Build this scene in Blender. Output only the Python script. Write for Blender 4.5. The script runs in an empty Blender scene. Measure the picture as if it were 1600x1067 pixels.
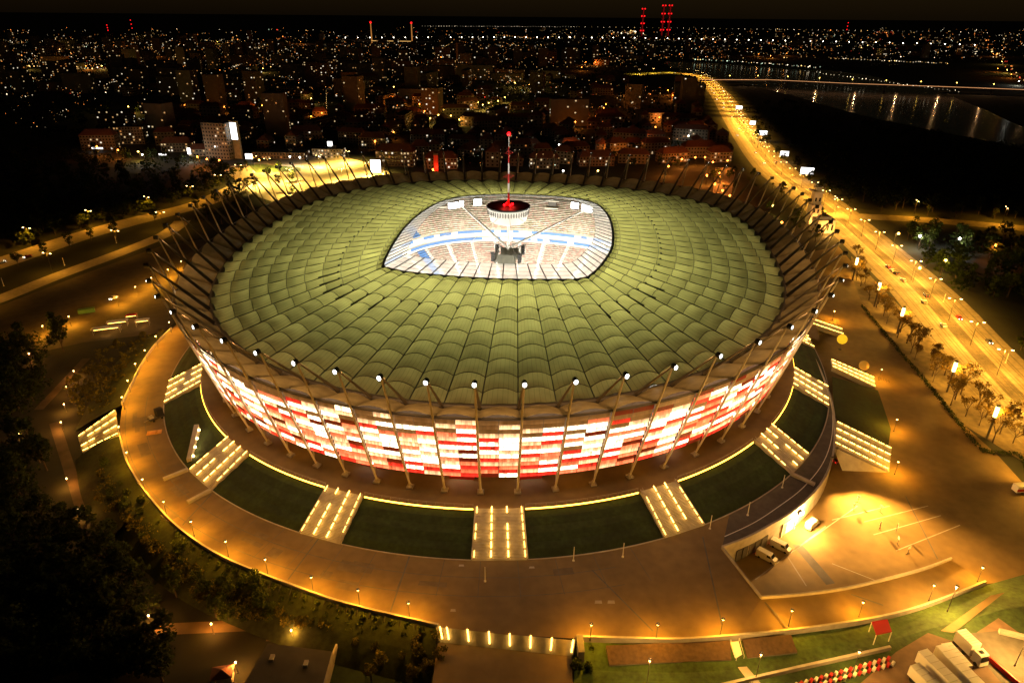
import bpy, math, random
import numpy as np
from mathutils import Vector, Matrix

# ------------------------------------------------------------------ camera
SC = bpy.context.scene
COL = SC.collection
PITCH, ROLL, YAW = 0.44549, 0.00897, 0.00707
CAM = np.array([0.0, -289.04, 118.5])
_s, _c, _sp, _cp = math.sin(YAW), math.cos(YAW), math.sin(PITCH), math.cos(PITCH)
FWD = np.array([_s*_cp, _c*_cp, -_sp]); _U = np.array([_s*_sp, _c*_sp, _cp]); _R = np.array([_c, -_s, 0.0])
RGT = math.cos(ROLL)*_R + math.sin(ROLL)*_U
UPV = math.cos(ROLL)*_U - math.sin(ROLL)*_R
cam = bpy.data.cameras.new('camera'); cam.lens = 24.0075; cam.sensor_width = 36.0
cam.clip_start = 1.0; cam.clip_end = 80000.0
camo = bpy.data.objects.new('camera', cam); COL.objects.link(camo)
camo.matrix_world = Matrix(((RGT[0], UPV[0], -FWD[0], CAM[0]), (RGT[1], UPV[1], -FWD[1], CAM[1]),
                            (RGT[2], UPV[2], -FWD[2], CAM[2]), (0, 0, 0, 1)))
SC.camera = camo

def B(x, y, z=-12.0):
    """survey point: where the sight line through a photo pixel meets the level z"""
    d = FWD + RGT*(x-800)/1067.0 - UPV*(y-533.5)/1067.0
    t = (z-CAM[2])/d[2]
    p = CAM + t*d
    return Vector((p[0], p[1], z))

# ------------------------------------------------------------------ world, moon, exposure
W = bpy.data.worlds.new('World'); SC.world = W; W.use_nodes = True
wt = W.node_tree; wt.nodes.clear()
MOON_EL, MOON_ROT = math.radians(18), math.radians(200)
sky = wt.nodes.new('ShaderNodeTexSky'); sky.sky_type = 'NISHITA'; sky.sun_disc = False
sky.sun_elevation = MOON_EL; sky.sun_rotation = MOON_ROT
tint = wt.nodes.new('ShaderNodeMix'); tint.data_type = 'RGBA'; tint.blend_type = 'MULTIPLY'
tint.inputs[0].default_value = 1.0; tint.inputs[7].default_value = (1.0, 0.62, 0.28, 1)
bg = wt.nodes.new('ShaderNodeBackground'); bg.inputs[1].default_value = 0.0015
wo = wt.nodes.new('ShaderNodeOutputWorld')
wt.links.new(sky.outputs[0], tint.inputs[6]); wt.links.new(tint.outputs[2], bg.inputs[0]); wt.links.new(bg.outputs[0], wo.inputs[0])
moon = bpy.data.lights.new('moon', 'SUN'); moon.energy = 0.004; moon.angle = math.radians(0.5); moon.color = (1.0, 0.9, 0.75)
mo = bpy.data.objects.new('moon', moon); COL.objects.link(mo)
_md = Vector((math.sin(MOON_ROT)*math.cos(MOON_EL), math.cos(MOON_ROT)*math.cos(MOON_EL), math.sin(MOON_EL)))
mo.rotation_euler = _md.to_track_quat('Z', 'Y').to_euler()
SC.view_settings.view_transform = 'Standard'; SC.view_settings.look = 'None'
SC.view_settings.exposure = 0.0; SC.view_settings.gamma = 1.0
SC.render.engine = 'CYCLES'
cy = SC.cycles
cy.use_denoising = True
cy.max_bounces = 6; cy.diffuse_bounces = 2; cy.glossy_bounces = 2; cy.transmission_bounces = 3; cy.transparent_max_bounces = 8
cy.sample_clamp_indirect = 3.0; cy.sample_clamp_direct = 0.0
cy.use_light_tree = True; cy.caustics_reflective = False; cy.caustics_refractive = False

# ------------------------------------------------------------------ helpers
rnd = random.Random(7)
def lerp(a, b, t): return a + (b-a)*t

class MB:
    """collects shapes; build() links them as ONE mesh object"""
    def __init__(s): s.v = []; s.f = []; s.m = []; s.uv = []; s.mi = 0; s.smooth = False
    def poly(s, pts, uv=None):
        b = len(s.v); s.v.extend([tuple(p) for p in pts]); s.f.append(tuple(range(b, b+len(pts)))); s.m.append(s.mi)
        s.uv.append(uv)
    def mesh(s, verts, faces, uvs=None):
        b = len(s.v); s.v.extend([tuple(p) for p in verts])
        for k, f in enumerate(faces):
            s.f.append(tuple(b+i for i in f)); s.m.append(s.mi); s.uv.append([uvs[i] for i in f] if uvs else None)
    def box(s, c, size, rz=0.0, ax=None):
        hx, hy, hz = size[0]/2, size[1]/2, size[2]/2
        if ax is None:
            X = Vector((math.cos(rz), math.sin(rz), 0)); Y = Vector((-math.sin(rz), math.cos(rz), 0)); Z = Vector((0, 0, 1))
        else: X, Y, Z = ax
        c = Vector(c)
        vs = [c + X*(hx*i) + Y*(hy*j) + Z*(hz*k) for k in (-1, 1) for j in (-1, 1) for i in (-1, 1)]
        s.mesh(vs, [(0,2,3,1), (4,5,7,6), (0,1,5,4), (2,6,7,3), (0,4,6,2), (1,3,7,5)])
    def boxz(s, x, y, z0, z1, sx, sy, rz=0.0): s.box((x, y, (z0+z1)/2), (sx, sy, z1-z0), rz)
    def hexa(s, bot, topp):
        s.mesh(list(bot)+list(topp), [(3,2,1,0), (4,5,6,7), (0,1,5,4), (1,2,6,5), (2,3,7,6), (3,0,4,7)])
    def tube(s, p0, p1, r0, r1=None, n=8, cap=True):
        r1 = r0 if r1 is None else r1
        p0, p1 = Vector(p0), Vector(p1); d = (p1-p0)
        if d.length < 1e-6: return
        d.normalize(); a = d.orthogonal().normalized(); b = d.cross(a)
        vs = []
        for p, r in ((p0, r0), (p1, r1)):
            for k in range(n):
                t = 2*math.pi*k/n; vs.append(p + a*(r*math.cos(t)) + b*(r*math.sin(t)))
        fs = [(k, (k+1) % n, n+(k+1) % n, n+k) for k in range(n)]
        if cap: fs += [tuple(range(n-1, -1, -1)), tuple(range(n, 2*n))]
        s.mesh(vs, fs)
    def path(s, pts, r, n=6):
        for a, b in zip(pts[:-1], pts[1:]): s.tube(a, b, r, r, n)
    def lathe(s, c, prof, n=24):
        c = Vector(c); vs = []
        for (r, z) in prof:
            for k in range(n):
                t = 2*math.pi*k/n; vs.append(c + Vector((r*math.cos(t), r*math.sin(t), z)))
        fs = []
        for j in range(len(prof)-1):
            for k in range(n): fs.append((j*n+k, j*n+(k+1) % n, (j+1)*n+(k+1) % n, (j+1)*n+k))
        s.mesh(vs, fs)
    def ball(s, c, r, n=10, m=6, sz=1.0):
        s.lathe(c, [(max(r*math.sin(math.pi*j/m), 1e-3), -r*sz*math.cos(math.pi*j/m)) for j in range(m+1)], n)
    def prism(s, pts, z0, z1):
        n = len(pts); vs = [(p[0], p[1], z0) for p in pts]+[(p[0], p[1], z1) for p in pts]
        s.mesh(vs, [tuple(range(n-1, -1, -1)), tuple(range(n, 2*n))]+[(k, (k+1) % n, n+(k+1) % n, n+k) for k in range(n)])
    def strip(s, A, Bp):
        """quads between two polylines"""
        n = len(A); s.mesh(list(A)+list(Bp), [(k, k+1, n+k+1, n+k) for k in range(n-1)])
    def data(s, name, mats):
        me = bpy.data.meshes.new(name); me.from_pydata([tuple(p) for p in s.v], [], s.f)
        for m in (mats if isinstance(mats, (list, tuple)) else [mats]): me.materials.append(m)
        if isinstance(mats, (list, tuple)) and len(mats) > 1: me.polygons.foreach_set('material_index', s.m)
        if any(u is not None for u in s.uv):
            lay = me.uv_layers.new(name='UVMap'); k = 0
            flat = []
            for f, u in zip(s.f, s.uv):
                for j in range(len(f)): flat.extend(u[j] if u else (0.5, 0.5))
            lay.data.foreach_set('uv', flat)
        if s.smooth: me.polygons.foreach_set('use_smooth', [True]*len(me.polygons))
        me.update(); return me
    def build(s, name, mats, parent=None):
        o = bpy.data.objects.new(name, s.data(name, mats)); COL.objects.link(o)
        if parent is not None: o.parent = parent
        return o

def tag(o, label=None, cat=None, group=None, kind=None):
    if label: o['label'] = label
    if cat: o['category'] = cat
    if group: o['group'] = group
    if kind: o['kind'] = kind
    return o
def thing(name, label, cat, loc=(0, 0, 0), rz=0.0, group=None):
    o = bpy.data.objects.new(name, None); COL.objects.link(o)
    o.location = loc; o.rotation_euler = (0, 0, rz); o.empty_display_size = 0.1
    return tag(o, label, cat, group)
def inst(name, me, parent, loc=(0, 0, 0), rz=0.0, sc=None):
    o = bpy.data.objects.new(name, me); COL.objects.link(o); o.parent = parent; o.location = loc; o.rotation_euler = (0, 0, rz)
    if sc: o.scale = sc
    return o
def copy_tree(o, parent=None):
    c = o.copy(); COL.objects.link(c); c.parent = parent
    for ch in list(o.children): copy_tree(ch, c)
    return c
def point(loc, power, color, radius=0.25, parent=None, spot=None, aim=None, blend=0.6):
    l = bpy.data.lights.new('lamp_light', 'SPOT' if spot else 'POINT'); l.energy = power; l.color = color; l.shadow_soft_size = radius
    if spot: l.spot_size = spot; l.spot_blend = blend
    o = bpy.data.objects.new('lamp_light', l); COL.objects.link(o); o.location = loc
    if aim is not None: o.rotation_euler = (Vector(loc)-Vector(aim)).to_track_quat('Z', 'Y').to_euler()
    if parent is not None: o.parent = parent
    return o

# ------------------------------------------------------------------ materials
def mat(name, base, rough=0.8, var=0.3, scale=0.4, metal=0.0, bump=0.0, var2=0.0, scale2=0.03, bscale=None):
    m = bpy.data.materials.new(name); m.use_nodes = True; nt = m.node_tree; p = nt.nodes['Principled BSDF']
    p.inputs['Roughness'].default_value = rough; p.inputs['Metallic'].default_value = metal
    tc = nt.nodes.new('ShaderNodeNewGeometry')
    n1 = nt.nodes.new('ShaderNodeTexNoise'); n1.inputs['Scale'].default_value = scale; n1.inputs['Detail'].default_value = 5
    nt.links.new(tc.outputs['Position'], n1.inputs['Vector'])
    r = nt.nodes.new('ShaderNodeMapRange'); r.inputs[1].default_value = 0.25; r.inputs[2].default_value = 0.75
    r.inputs[3].default_value = 1-var; r.inputs[4].default_value = 1+var
    nt.links.new(n1.outputs[0], r.inputs[0]); fac = r.outputs[0]
    if var2:
        n2 = nt.nodes.new('ShaderNodeTexNoise'); n2.inputs['Scale'].default_value = scale2; n2.inputs['Detail'].default_value = 3
        nt.links.new(tc.outputs['Position'], n2.inputs['Vector'])
        r2 = nt.nodes.new('ShaderNodeMapRange'); r2.inputs[1].default_value = 0.3; r2.inputs[2].default_value = 0.7
        r2.inputs[3].default_value = 1-var2; r2.inputs[4].default_value = 1+var2
        nt.links.new(n2.outputs[0], r2.inputs[0])
        mm = nt.nodes.new('ShaderNodeMath'); mm.operation = 'MULTIPLY'
        nt.links.new(fac, mm.inputs[0]); nt.links.new(r2.outputs[0], mm.inputs[1]); fac = mm.outputs[0]
    mx = nt.nodes.new('ShaderNodeVectorMath'); mx.operation = 'SCALE'; mx.inputs[0].default_value = base[:3]
    nt.links.new(fac, mx.inputs['Scale']); nt.links.new(mx.outputs[0], p.inputs['Base Color'])
    if bump:
        bn = nt.nodes.new('ShaderNodeBump'); bn.inputs['Strength'].default_value = bump; bn.inputs['Distance'].default_value = 0.1
        nb = nt.nodes.new('ShaderNodeTexNoise'); nb.inputs['Scale'].default_value = bscale or scale*6
        nt.links.new(tc.outputs['Position'], nb.inputs['Vector'])
        nt.links.new(nb.outputs[0], bn.inputs['Height']); nt.links.new(bn.outputs[0], p.inputs['Normal'])
    return m
def emi(name, color, strength, sample=False):
    m = bpy.data.materials.new(name); m.use_nodes = True; nt = m.node_tree; p = nt.nodes['Principled BSDF']
    p.inputs['Base Color'].default_value = (0.15*color[0], 0.15*color[1], 0.15*color[2], 1)
    p.inputs['Emission Color'].default_value = (*color, 1); p.inputs['Emission Strength'].default_value = strength
    try: m.cycles.emission_sampling = 'AUTO' if sample else 'NONE'
    except Exception: pass
    return m

M = {}
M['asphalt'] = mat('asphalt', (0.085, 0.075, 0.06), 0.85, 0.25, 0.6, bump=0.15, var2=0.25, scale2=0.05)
M['plaza'] = mat('plaza_paving', (0.175, 0.118, 0.045), 0.8, 0.16, 0.35, bump=0.1, var2=0.28, scale2=0.045)
M['paving'] = mat('light_paving', (0.30, 0.26, 0.22), 0.8, 0.2, 0.5, var2=0.15)
M['concrete'] = mat('concrete', (0.36, 0.33, 0.29), 0.8, 0.2, 0.5, var2=0.15)
M['darkconc'] = mat('dark_concrete', (0.11, 0.10, 0.09), 0.85, 0.25, 0.4)
M['grass'] = mat('grass', (0.035, 0.065, 0.012), 0.95, 0.45, 0.9, bump=0.5, bscale=6, var2=0.35, scale2=0.12)
M['lawn'] = mat('mown_lawn', (0.016, 0.032, 0.008), 0.95, 0.35, 0.7, bump=0.4, bscale=6, var2=0.3, scale2=0.1)
M['ground'] = mat('ground', (0.016, 0.018, 0.008), 0.95, 0.5, 0.08, var2=0.5, scale2=0.01)
M['white'] = mat('white_paint', (0.75, 0.73, 0.69), 0.5, 0.06, 0.3)
M['cream'] = mat('cream_paint', (0.6, 0.55, 0.45), 0.6, 0.1, 0.3)
M['steel'] = mat('painted_steel', (0.42, 0.38, 0.33), 0.45, 0.1, 0.5)
M['darksteel'] = mat('dark_steel', (0.06, 0.055, 0.05), 0.5, 0.2, 0.5)
M['cable'] = mat('cable', (0.05, 0.05, 0.035), 0.6, 0.2, 0.5)
M['black'] = mat('black_paint', (0.02, 0.02, 0.02), 0.5, 0.2, 0.5)
M['red'] = mat('red_paint', (0.5, 0.02, 0.015), 0.5, 0.1, 0.4)
M['blue'] = mat('blue_paint', (0.055, 0.14, 0.34), 0.5, 0.15, 0.4)
M['orange'] = mat('orange_tarp', (0.6, 0.28, 0.05), 0.6, 0.2, 0.4)
M['green'] = mat('green_paint', (0.06, 0.16, 0.06), 0.5, 0.2, 0.4)
M['brick'] = mat('brick', (0.26, 0.12, 0.07), 0.9, 0.25, 0.5)
M['roofred'] = mat('roof_tiles', (0.17, 0.06, 0.035), 0.9, 0.25, 0.6)
M['roofdark'] = mat('roof_felt', (0.05, 0.045, 0.04), 0.9, 0.3, 0.3)
M['wood'] = mat('wooden_deck', (0.085, 0.05, 0.03), 0.85, 0.3, 1.2)
M['bark'] = mat('bark', (0.07, 0.05, 0.035), 0.95, 0.3, 2.0)
M['glassdark'] = mat('dark_glass', (0.015, 0.017, 0.02), 0.12, 0.1, 0.4)
M['carpaint'] = [mat('car_paint_%d' % k, c, 0.3, 0.03, 0.3) for k, c in enumerate([(0.5, 0.5, 0.5), (0.05, 0.05, 0.06), (0.3, 0.02, 0.02), (0.6, 0.58, 0.55), (0.05, 0.08, 0.2)])]
M['rubber'] = mat('rubber', (0.015, 0.015, 0.015), 0.9, 0.1, 0.5)
M['tail'] = emi('tail_light', (1.0, 0.02, 0.01), 3.0)
M['head'] = emi('head_light', (1.0, 0.93, 0.8), 14.0)
M['bulb'] = emi('warm_bulb', (1.0, 0.62, 0.22), 14.0)
M['bulbw'] = emi('white_bulb', (1.0, 0.97, 0.88), 14.0)
M['pillarlamp'] = emi('pillar_lamp', (1.0, 0.66, 0.2), 9.0)
M['led'] = emi('warm_led', (1.0, 0.52, 0.09), 13.0, True)
M['ledstrip'] = emi('led_strip', (1.0, 0.50, 0.045), 11.0, True)
M['flood'] = emi('floodlight_face', (1.0, 1.0, 0.93), 30.0)
M['redlamp'] = emi('red_lamp', (1.0, 0.004, 0.006), 9.0)
M['farred'] = emi('far_red_lamp', (1.0, 0.01, 0.012), 2.2)
M['redglow'] = emi('red_sign_light', (1.0, 0.03, 0.02), 0.7)
M['screen'] = emi('lit_billboard', (1.0, 0.97, 0.92), 3.2)
M['balloon'] = emi('lit_balloon', (1.0, 0.55, 0.015), 1.0)
M['balloondim'] = emi('dim_balloon', (1.0, 0.42, 0.03), 0.32)

def leafmat(name, base, trans=0.25):
    m = bpy.data.materials.new(name); m.use_nodes = True; nt = m.node_tree; nt.nodes.clear()
    out = nt.nodes.new('ShaderNodeOutputMaterial'); d = nt.nodes.new('ShaderNodeBsdfDiffuse'); t = nt.nodes.new('ShaderNodeBsdfTranslucent')
    mx = nt.nodes.new('ShaderNodeMixShader'); mx.inputs[0].default_value = trans
    g = nt.nodes.new('ShaderNodeNewGeometry'); n = nt.nodes.new('ShaderNodeTexNoise'); n.inputs['Scale'].default_value = 0.5
    nt.links.new(g.outputs['Position'], n.inputs['Vector'])
    cr = nt.nodes.new('ShaderNodeMapRange'); cr.inputs[1].default_value = 0.3; cr.inputs[2].default_value = 0.7; cr.inputs[3].default_value = 0.5; cr.inputs[4].default_value = 1.5
    nt.links.new(n.outputs[0], cr.inputs[0])
    v = nt.nodes.new('ShaderNodeVectorMath'); v.operation = 'SCALE'; v.inputs[0].default_value = base
    nt.links.new(cr.outputs[0], v.inputs['Scale'])
    nt.links.new(v.outputs[0], d.inputs[0]); nt.links.new(v.outputs[0], t.inputs[0])
    nt.links.new(d.outputs[0], mx.inputs[1]); nt.links.new(t.outputs[0], mx.inputs[2]); nt.links.new(mx.outputs[0], out.inputs[0])
    return m
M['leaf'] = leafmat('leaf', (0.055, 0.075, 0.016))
M['leafyellow_or_lit'] = leafmat('yellowing_or_lit_leaf', (0.11, 0.10, 0.02))
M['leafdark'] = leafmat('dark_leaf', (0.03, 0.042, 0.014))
M['twigleaf'] = leafmat('brown_leaf', (0.13, 0.085, 0.02))
M['step'] = mat('pale_step', (0.42, 0.38, 0.31), 0.8, 0.2, 0.6)
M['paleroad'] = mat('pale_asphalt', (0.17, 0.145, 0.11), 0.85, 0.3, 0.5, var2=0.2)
M['field'] = mat('dark_field_paving', (0.075, 0.055, 0.03), 0.9, 0.3, 0.3, var2=0.3)
M['marking'] = mat('worn_marking', (0.20, 0.18, 0.15), 0.8, 0.4, 0.8)
M['eave'] = mat('eave_membrane', (0.36, 0.31, 0.17), 0.8, 0.3, 0.3)
M['bankgrass'] = mat('rough_grass', (0.020, 0.030, 0.007), 0.95, 0.5, 0.8, bump=0.5, bscale=5, var2=0.4, scale2=0.15)
# ------------------------------------------------------------------ plan curves of the stadium (metres)
_FC = np.array([1.3206763303153213, -0.060969770868891486, 0.09617261075729404, 1.4865344836406307, 0.006024322014040552, 0.006827455600302125,
  0.010371007536818817, -0.038765555642726914, -0.03250990346909256, 0.005545503505365819, -0.003832301754568312, -0.020833764753495385,
  0.00031766725189193656, 0.004424721413892939, -0.004650405252823203, 0.003039667696388093, -0.018399451183740322, 0.021919446456592755,
  -0.021831948957247098, -0.012834973469576443]).reshape(5, 4)*100
def Tp(i):
    t = 2*math.pi*i/72-math.pi/2; x = y = 0.0
    for k in range(1, 6):
        c, s = math.cos(k*t), math.sin(k*t); a = _FC[k-1]; x += a[0]*c+a[1]*s; y += a[2]*c+a[3]*s
    return x, y
def Ttop(i):
    x, y = Tp(i); return Vector((x, y, 45.48+3.46*math.cos(2*math.atan2(y, x))))
def off(i, o, z=0.0):
    x, y = Tp(i); a = Tp(i-0.05); b = Tp(i+0.05); dx, dy = b[0]-a[0], b[1]-a[1]; L = math.hypot(dx, dy)
    return Vector((x-dy/L*o, y+dx/L*o, z))
GZ, PZ = -12.0, -6.0

def struct(name, mb, m, parent=None, kind='structure', label=None, cat=None):
    o = mb.build(name, m, parent)
    if parent is None: tag(o, label, cat, None, kind)
    return o

# ground to the horizon
g = MB(); g.mesh([(-45000, -3000, GZ), (45000, -3000, GZ), (45000, 60000, GZ), (-45000, 60000, GZ)], [(0, 1, 2, 3)])
struct('ground', g, M['ground'], label='dark ground running out to the horizon under the city', cat='ground')

# river: a dark, slightly rippled sheet
wm = bpy.data.materials.new('river_water'); wm.use_nodes = True; nt = wm.node_tree; p = nt.nodes['Principled BSDF']
p.inputs['Base Color'].default_value = (0.006, 0.006, 0.006, 1); p.inputs['Roughness'].default_value = 0.16; p.inputs['Specular IOR Level'].default_value = 0.12; p.inputs['IOR'].default_value = 1.2
bn = nt.nodes.new('ShaderNodeBump'); bn.inputs['Strength'].default_value = 0.12; bn.inputs['Distance'].default_value = 1.0
ng = nt.nodes.new('ShaderNodeTexNoise'); ng.inputs['Scale'].default_value = 0.09; gg = nt.nodes.new('ShaderNodeNewGeometry')
nt.links.new(gg.outputs['Position'], ng.inputs['Vector']); nt.links.new(ng.outputs[0], bn.inputs['Height']); nt.links.new(bn.outputs[0], p.inputs['Normal'])
far = [(1040, 97), (1120, 98), (1200, 102), (1270, 108), (1345, 116), (1460, 140), (1540, 172), (1600, 200), (1700, 235)]
near = [(1050, 111), (1112, 119), (1180, 135), (1240, 150), (1300, 168), (1370, 186), (1450, 202), (1560, 224), (1760, 268)]
g = MB(); g.poly([B(x, y, GZ+0.05) for x, y in near] + [B(x, y, GZ+0.05) for x, y in reversed(far)])
struct('water', g, wm, label='wide black river curving past the city on the right', cat='river')

def ribbon(pxs, wid, z, name, m, label, cat, kind='structure', thick=None):
    pts = [B(x, y, z) for x, y in pxs]; L = []; R = []
    P = []
    for k in range(len(pts)-1):     # smooth a little
        n = 6
        p0 = pts[max(k-1, 0)]; p1 = pts[k]; p2 = pts[k+1]; p3 = pts[min(k+2, len(pts)-1)]
        for j in range(n):
            t = j/n; P.append(0.5*((2*p1)+(-p0+p2)*t+(2*p0-5*p1+4*p2-p3)*t*t+(-p0+3*p1-3*p2+p3)*t**3))
    P.append(pts[-1])
    for k in range(len(P)):
        a = P[max(k-1, 0)]; b = P[min(k+1, len(P)-1)]; d = (b-a); d.z = 0; d.normalize(); nrm = Vector((-d.y, d.x, 0))
        w = wid if not callable(wid) else wid(k/(len(P)-1))
        L.append(P[k]+nrm*w/2); R.append(P[k]-nrm*w/2)
    g = MB(); g.strip(R, L)
    if thick:
        dn = Vector((0, 0, -thick)); g.strip([q+dn for q in R], R); g.strip(L, [q+dn for q in L])
    o = struct(name, g, m, None, kind, label, cat)
    return o, P, L, R

# roads
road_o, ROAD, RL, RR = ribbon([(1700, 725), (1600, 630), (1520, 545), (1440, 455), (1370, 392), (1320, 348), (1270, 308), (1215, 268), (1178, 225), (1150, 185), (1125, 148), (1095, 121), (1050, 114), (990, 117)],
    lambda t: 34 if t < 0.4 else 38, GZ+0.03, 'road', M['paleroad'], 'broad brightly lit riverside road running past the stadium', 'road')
roadb_o, ROADB, _l, _r = ribbon([(-60, 488), (0, 467), (90, 431), (180, 398), (250, 370), (275, 355), (285, 345)], 11, GZ+0.07, 'road', M['paving'], 'narrow amber lit road nearer the stadium, left side', 'road')
roadc_o, ROADC, _l, _r = ribbon([(-60, 430), (0, 411), (60, 391), (120, 371), (200, 348), (260, 333), (320, 316), (380, 288), (420, 262)], 20, GZ+0.03, 'road', M['paving'], 'amber lit road lined with trees, farther left', 'road')
roadd_o, ROADD, _l, _r = ribbon([(1285, 336), (1400, 341), (1500, 348), (1600, 357), (1720, 368)], 16, GZ+0.06, 'road', M['paleroad'], 'side road crossing behind the trees at the right edge', 'road')
# road markings
def dashes(P, offs, name, parent, step=14, length=4, w=0.16, z=0.02, solid=False):
    g = MB(); acc = 0.0; 
    for k in range(len(P)-1):
        a, b = P[k], P[k+1]; d = b-a; L = d.length; d.normalize(); nrm = Vector((-d.y, d.x, 0))
        if solid:
            A = a+nrm*offs; Q = b+nrm*offs
            g.mesh([A-nrm*w/2+Vector((0,0,z)), Q-nrm*w/2+Vector((0,0,z)), Q+nrm*w/2+Vector((0,0,z)), A+nrm*w/2+Vector((0,0,z))], [(0,1,2,3)]); continue
        t = (-acc) % step
        while t+length < L:
            A = a+d*t+nrm*offs; Q = A+d*length
            g.mesh([A-nrm*w/2+Vector((0,0,z)), Q-nrm*w/2+Vector((0,0,z)), Q+nrm*w/2+Vector((0,0,z)), A+nrm*w/2+Vector((0,0,z))], [(0,1,2,3)]); t += step
        acc = (acc+L) % step
    if g.f: g.build(name, M['marking'], parent)
def long_strip(P, offs, w, z, name, m):
    mb_ = MB(); L_ = []; R_ = []
    for k in range(len(P)):
        d_ = (P[min(k+1, len(P)-1)]-P[max(k-1, 0)]).normalized(); n_ = Vector((-d_.y, d_.x, 0)); L_.append(P[k]+n_*(offs+w/2)+Vector((0, 0, z))); R_.append(P[k]+n_*(offs-w/2)+Vector((0, 0, z)))
    mb_.strip(R_, L_); mb_.build(name, m, road_o)
long_strip(ROAD, 0, 6.4, .012, 'tram_bed', mat('track_gravel', (.075, .06, .04), .95, .4, .7))
wearm = mat('worn_lane', (.115, .095, .068), .8, .35, .25)
for o_ in (-13.6, -10.2, -9.0, -6.6, -5.2, 5.2, 6.6, 9.0, 10.2, 13.6): long_strip(ROAD, o_, .75, .008, 'wheel_track', wearm)
for o_ in (-11, -7.5, 7.5, 11): dashes(ROAD, o_, 'lane_marking', road_o)
for o_ in (-15, -3.6, 3.6, 15): dashes(ROAD, o_, 'edge_line', road_o, solid=True, w=0.14)
g = MB()       # tram tracks / median kerb
for o_ in (-2.2, -1.0, 1.0, 2.2):
    for a, b in zip(ROAD[:60], ROAD[1:61]):
        d = (b-a).normalized(); n_ = Vector((-d.y, d.x, 0)); g.tube(a+n_*o_+Vector((0,0,.06)), b+n_*o_+Vector((0,0,.06)), .08, n=4)
g.build('tram_rail', M['darksteel'], road_o)
dashes(ROADC, 0, 'lane_marking', roadc_o); dashes(ROADB, 0, 'lane_marking', roadb_o); dashes(ROADD, 0, 'lane_marking', roadd_o)

def area(pxs, z, name, m, label, cat, wz=None):
    g = MB(); g.poly([B(x, y, wz or z) for x, y in pxs]); return struct(name, g, m, label=label, cat=cat)
# left car park, the bright square behind, verges, the right forecourt
area([(-80, 545), (0, 478), (120, 432), (250, 385), (330, 372), (300, 480), (255, 520), (130, 535), (20, 560)], GZ+0.05, 'pavement', M['field'], 'wide brown paved field left of the stadium', 'pavement')
area([(345, 262), (430, 250), (520, 240), (600, 262), (640, 300), (560, 312), (440, 320), (395, 305)], GZ+0.05, 'pavement', M['paving'], 'brightly lit yellow square behind the stadium', 'square')
area([(1215, 470), (1215, 425), (1260, 395), (1310, 385), (1340, 420), (1348, 470), (1480, 640), (1560, 712), (1640, 800), (1640, 900), (1540, 912), (1180, 960), (1100, 850), (1240, 700)], GZ+0.02, 'pavement', M['plaza'], 'low brown forecourt between stadium and road', 'pavement')
area([(1345, 470), (1330, 430), (1330, 400), (1600, 680), (1640, 735), (1600, 722), (1500, 660)], GZ+0.04, 'verge', mat('verge_soil', (0.13, 0.10, 0.055), 0.95, 0.4, 0.4, var2=0.3), 'bare verge planted with young trees beside the road', 'verge')
LZ = -8.5
# front bank: from the parapet foot down to a lower terrace
bt_ = [(897, 1001, -6.7), (1000, 1003, -6.7), (1066, 1004, -6.7), (1150, 998, -6.8), (1233, 989, -7.6), (1359, 972, -9.2), (1443, 951, -10.4), (1541, 914, -11.8), (1660, 880, -11.9)]
bb_ = [(897, 1045, LZ), (1000, 1050, LZ), (1080, 1050, LZ), (1170, 1044, LZ), (1260, 1030, LZ), (1380, 1004, LZ), (1460, 980, LZ), (1560, 955, LZ), (1680, 930, LZ)]
g = MB(); A_ = [B(*q) for q in bt_]; Z_ = [B(*q) for q in bb_]; Y_ = [B(x, 1180 if x < 1300 else 1150, LZ) for x, _, _ in bb_]
mids = [[p.lerp(q, t) for p, q in zip(A_, Z_)] for t in (0, .33, .66, 1)]
for k in range(3): g.strip(mids[k+1], mids[k])
g.strip(Y_, Z_); struct('grass', g, M['grass'], label='green grass bank below the parapet, lower right', cat='grass')
area([(430, 1120), (470, 1020), (690, 1030), (690, 1120)], GZ+0.03, 'grass', M['lawn'], 'dim olive lawn beside the flat roofed building', 'grass')
area([(684, 1002), (893, 1024), (900, 1180), (660, 1180)], -7.82, 'path', M['plaza'], 'brown approach path at the foot of the lower steps', 'path')
area([(1395, 1150), (1335, 1075), (1400, 1018), (1450, 988), (1500, 1005), (1560, 965), (1680, 1050), (1680, 1150)], LZ+0.04, 'pavement', mat('lorry_yard_paving', (.16, .10, .06), .85, .25, .5, var2=.2), 'brown paved lorry yard in the lower right corner', 'pavement')
area([(1500, 990), (1560, 985), (1680, 1010), (1680, 1150), (1585, 1090)], LZ+0.06, 'pavement', M['asphalt'], 'dark asphalt beyond the fence in the lower right corner', 'pavement')
area([(1548, 930), (1570, 925), (1490, 988), (1470, 985)], LZ+0.3, 'path', M['plaza'], 'brown footpath crossing the grass bank, right', 'path')
area([(1150, 1038), (1163, 1036), (1200, 1080), (1185, 1085)], LZ+0.12, 'path', M['paving'], 'pale footpath leaving the white ramp', 'path')
# far lit banks beyond the river
area([(1075, 91), (1200, 90), (1290, 103), (1268, 111), (1180, 104), (1090, 98)], GZ+0.2, 'verge', M['grass'], 'lit green embankment along the far river bank', 'embankment')
area([(950, 112), (1000, 106), (1062, 107), (1062, 124), (1000, 121)], GZ+0.2, 'verge', M['grass'], 'lit green slope at the far bend of the road', 'embankment')
area([(385, 255), (470, 262), (470, 268), (400, 270)], GZ+0.1, 'grass', M['grass'], 'lit grass island on the bright square', 'grass')

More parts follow.
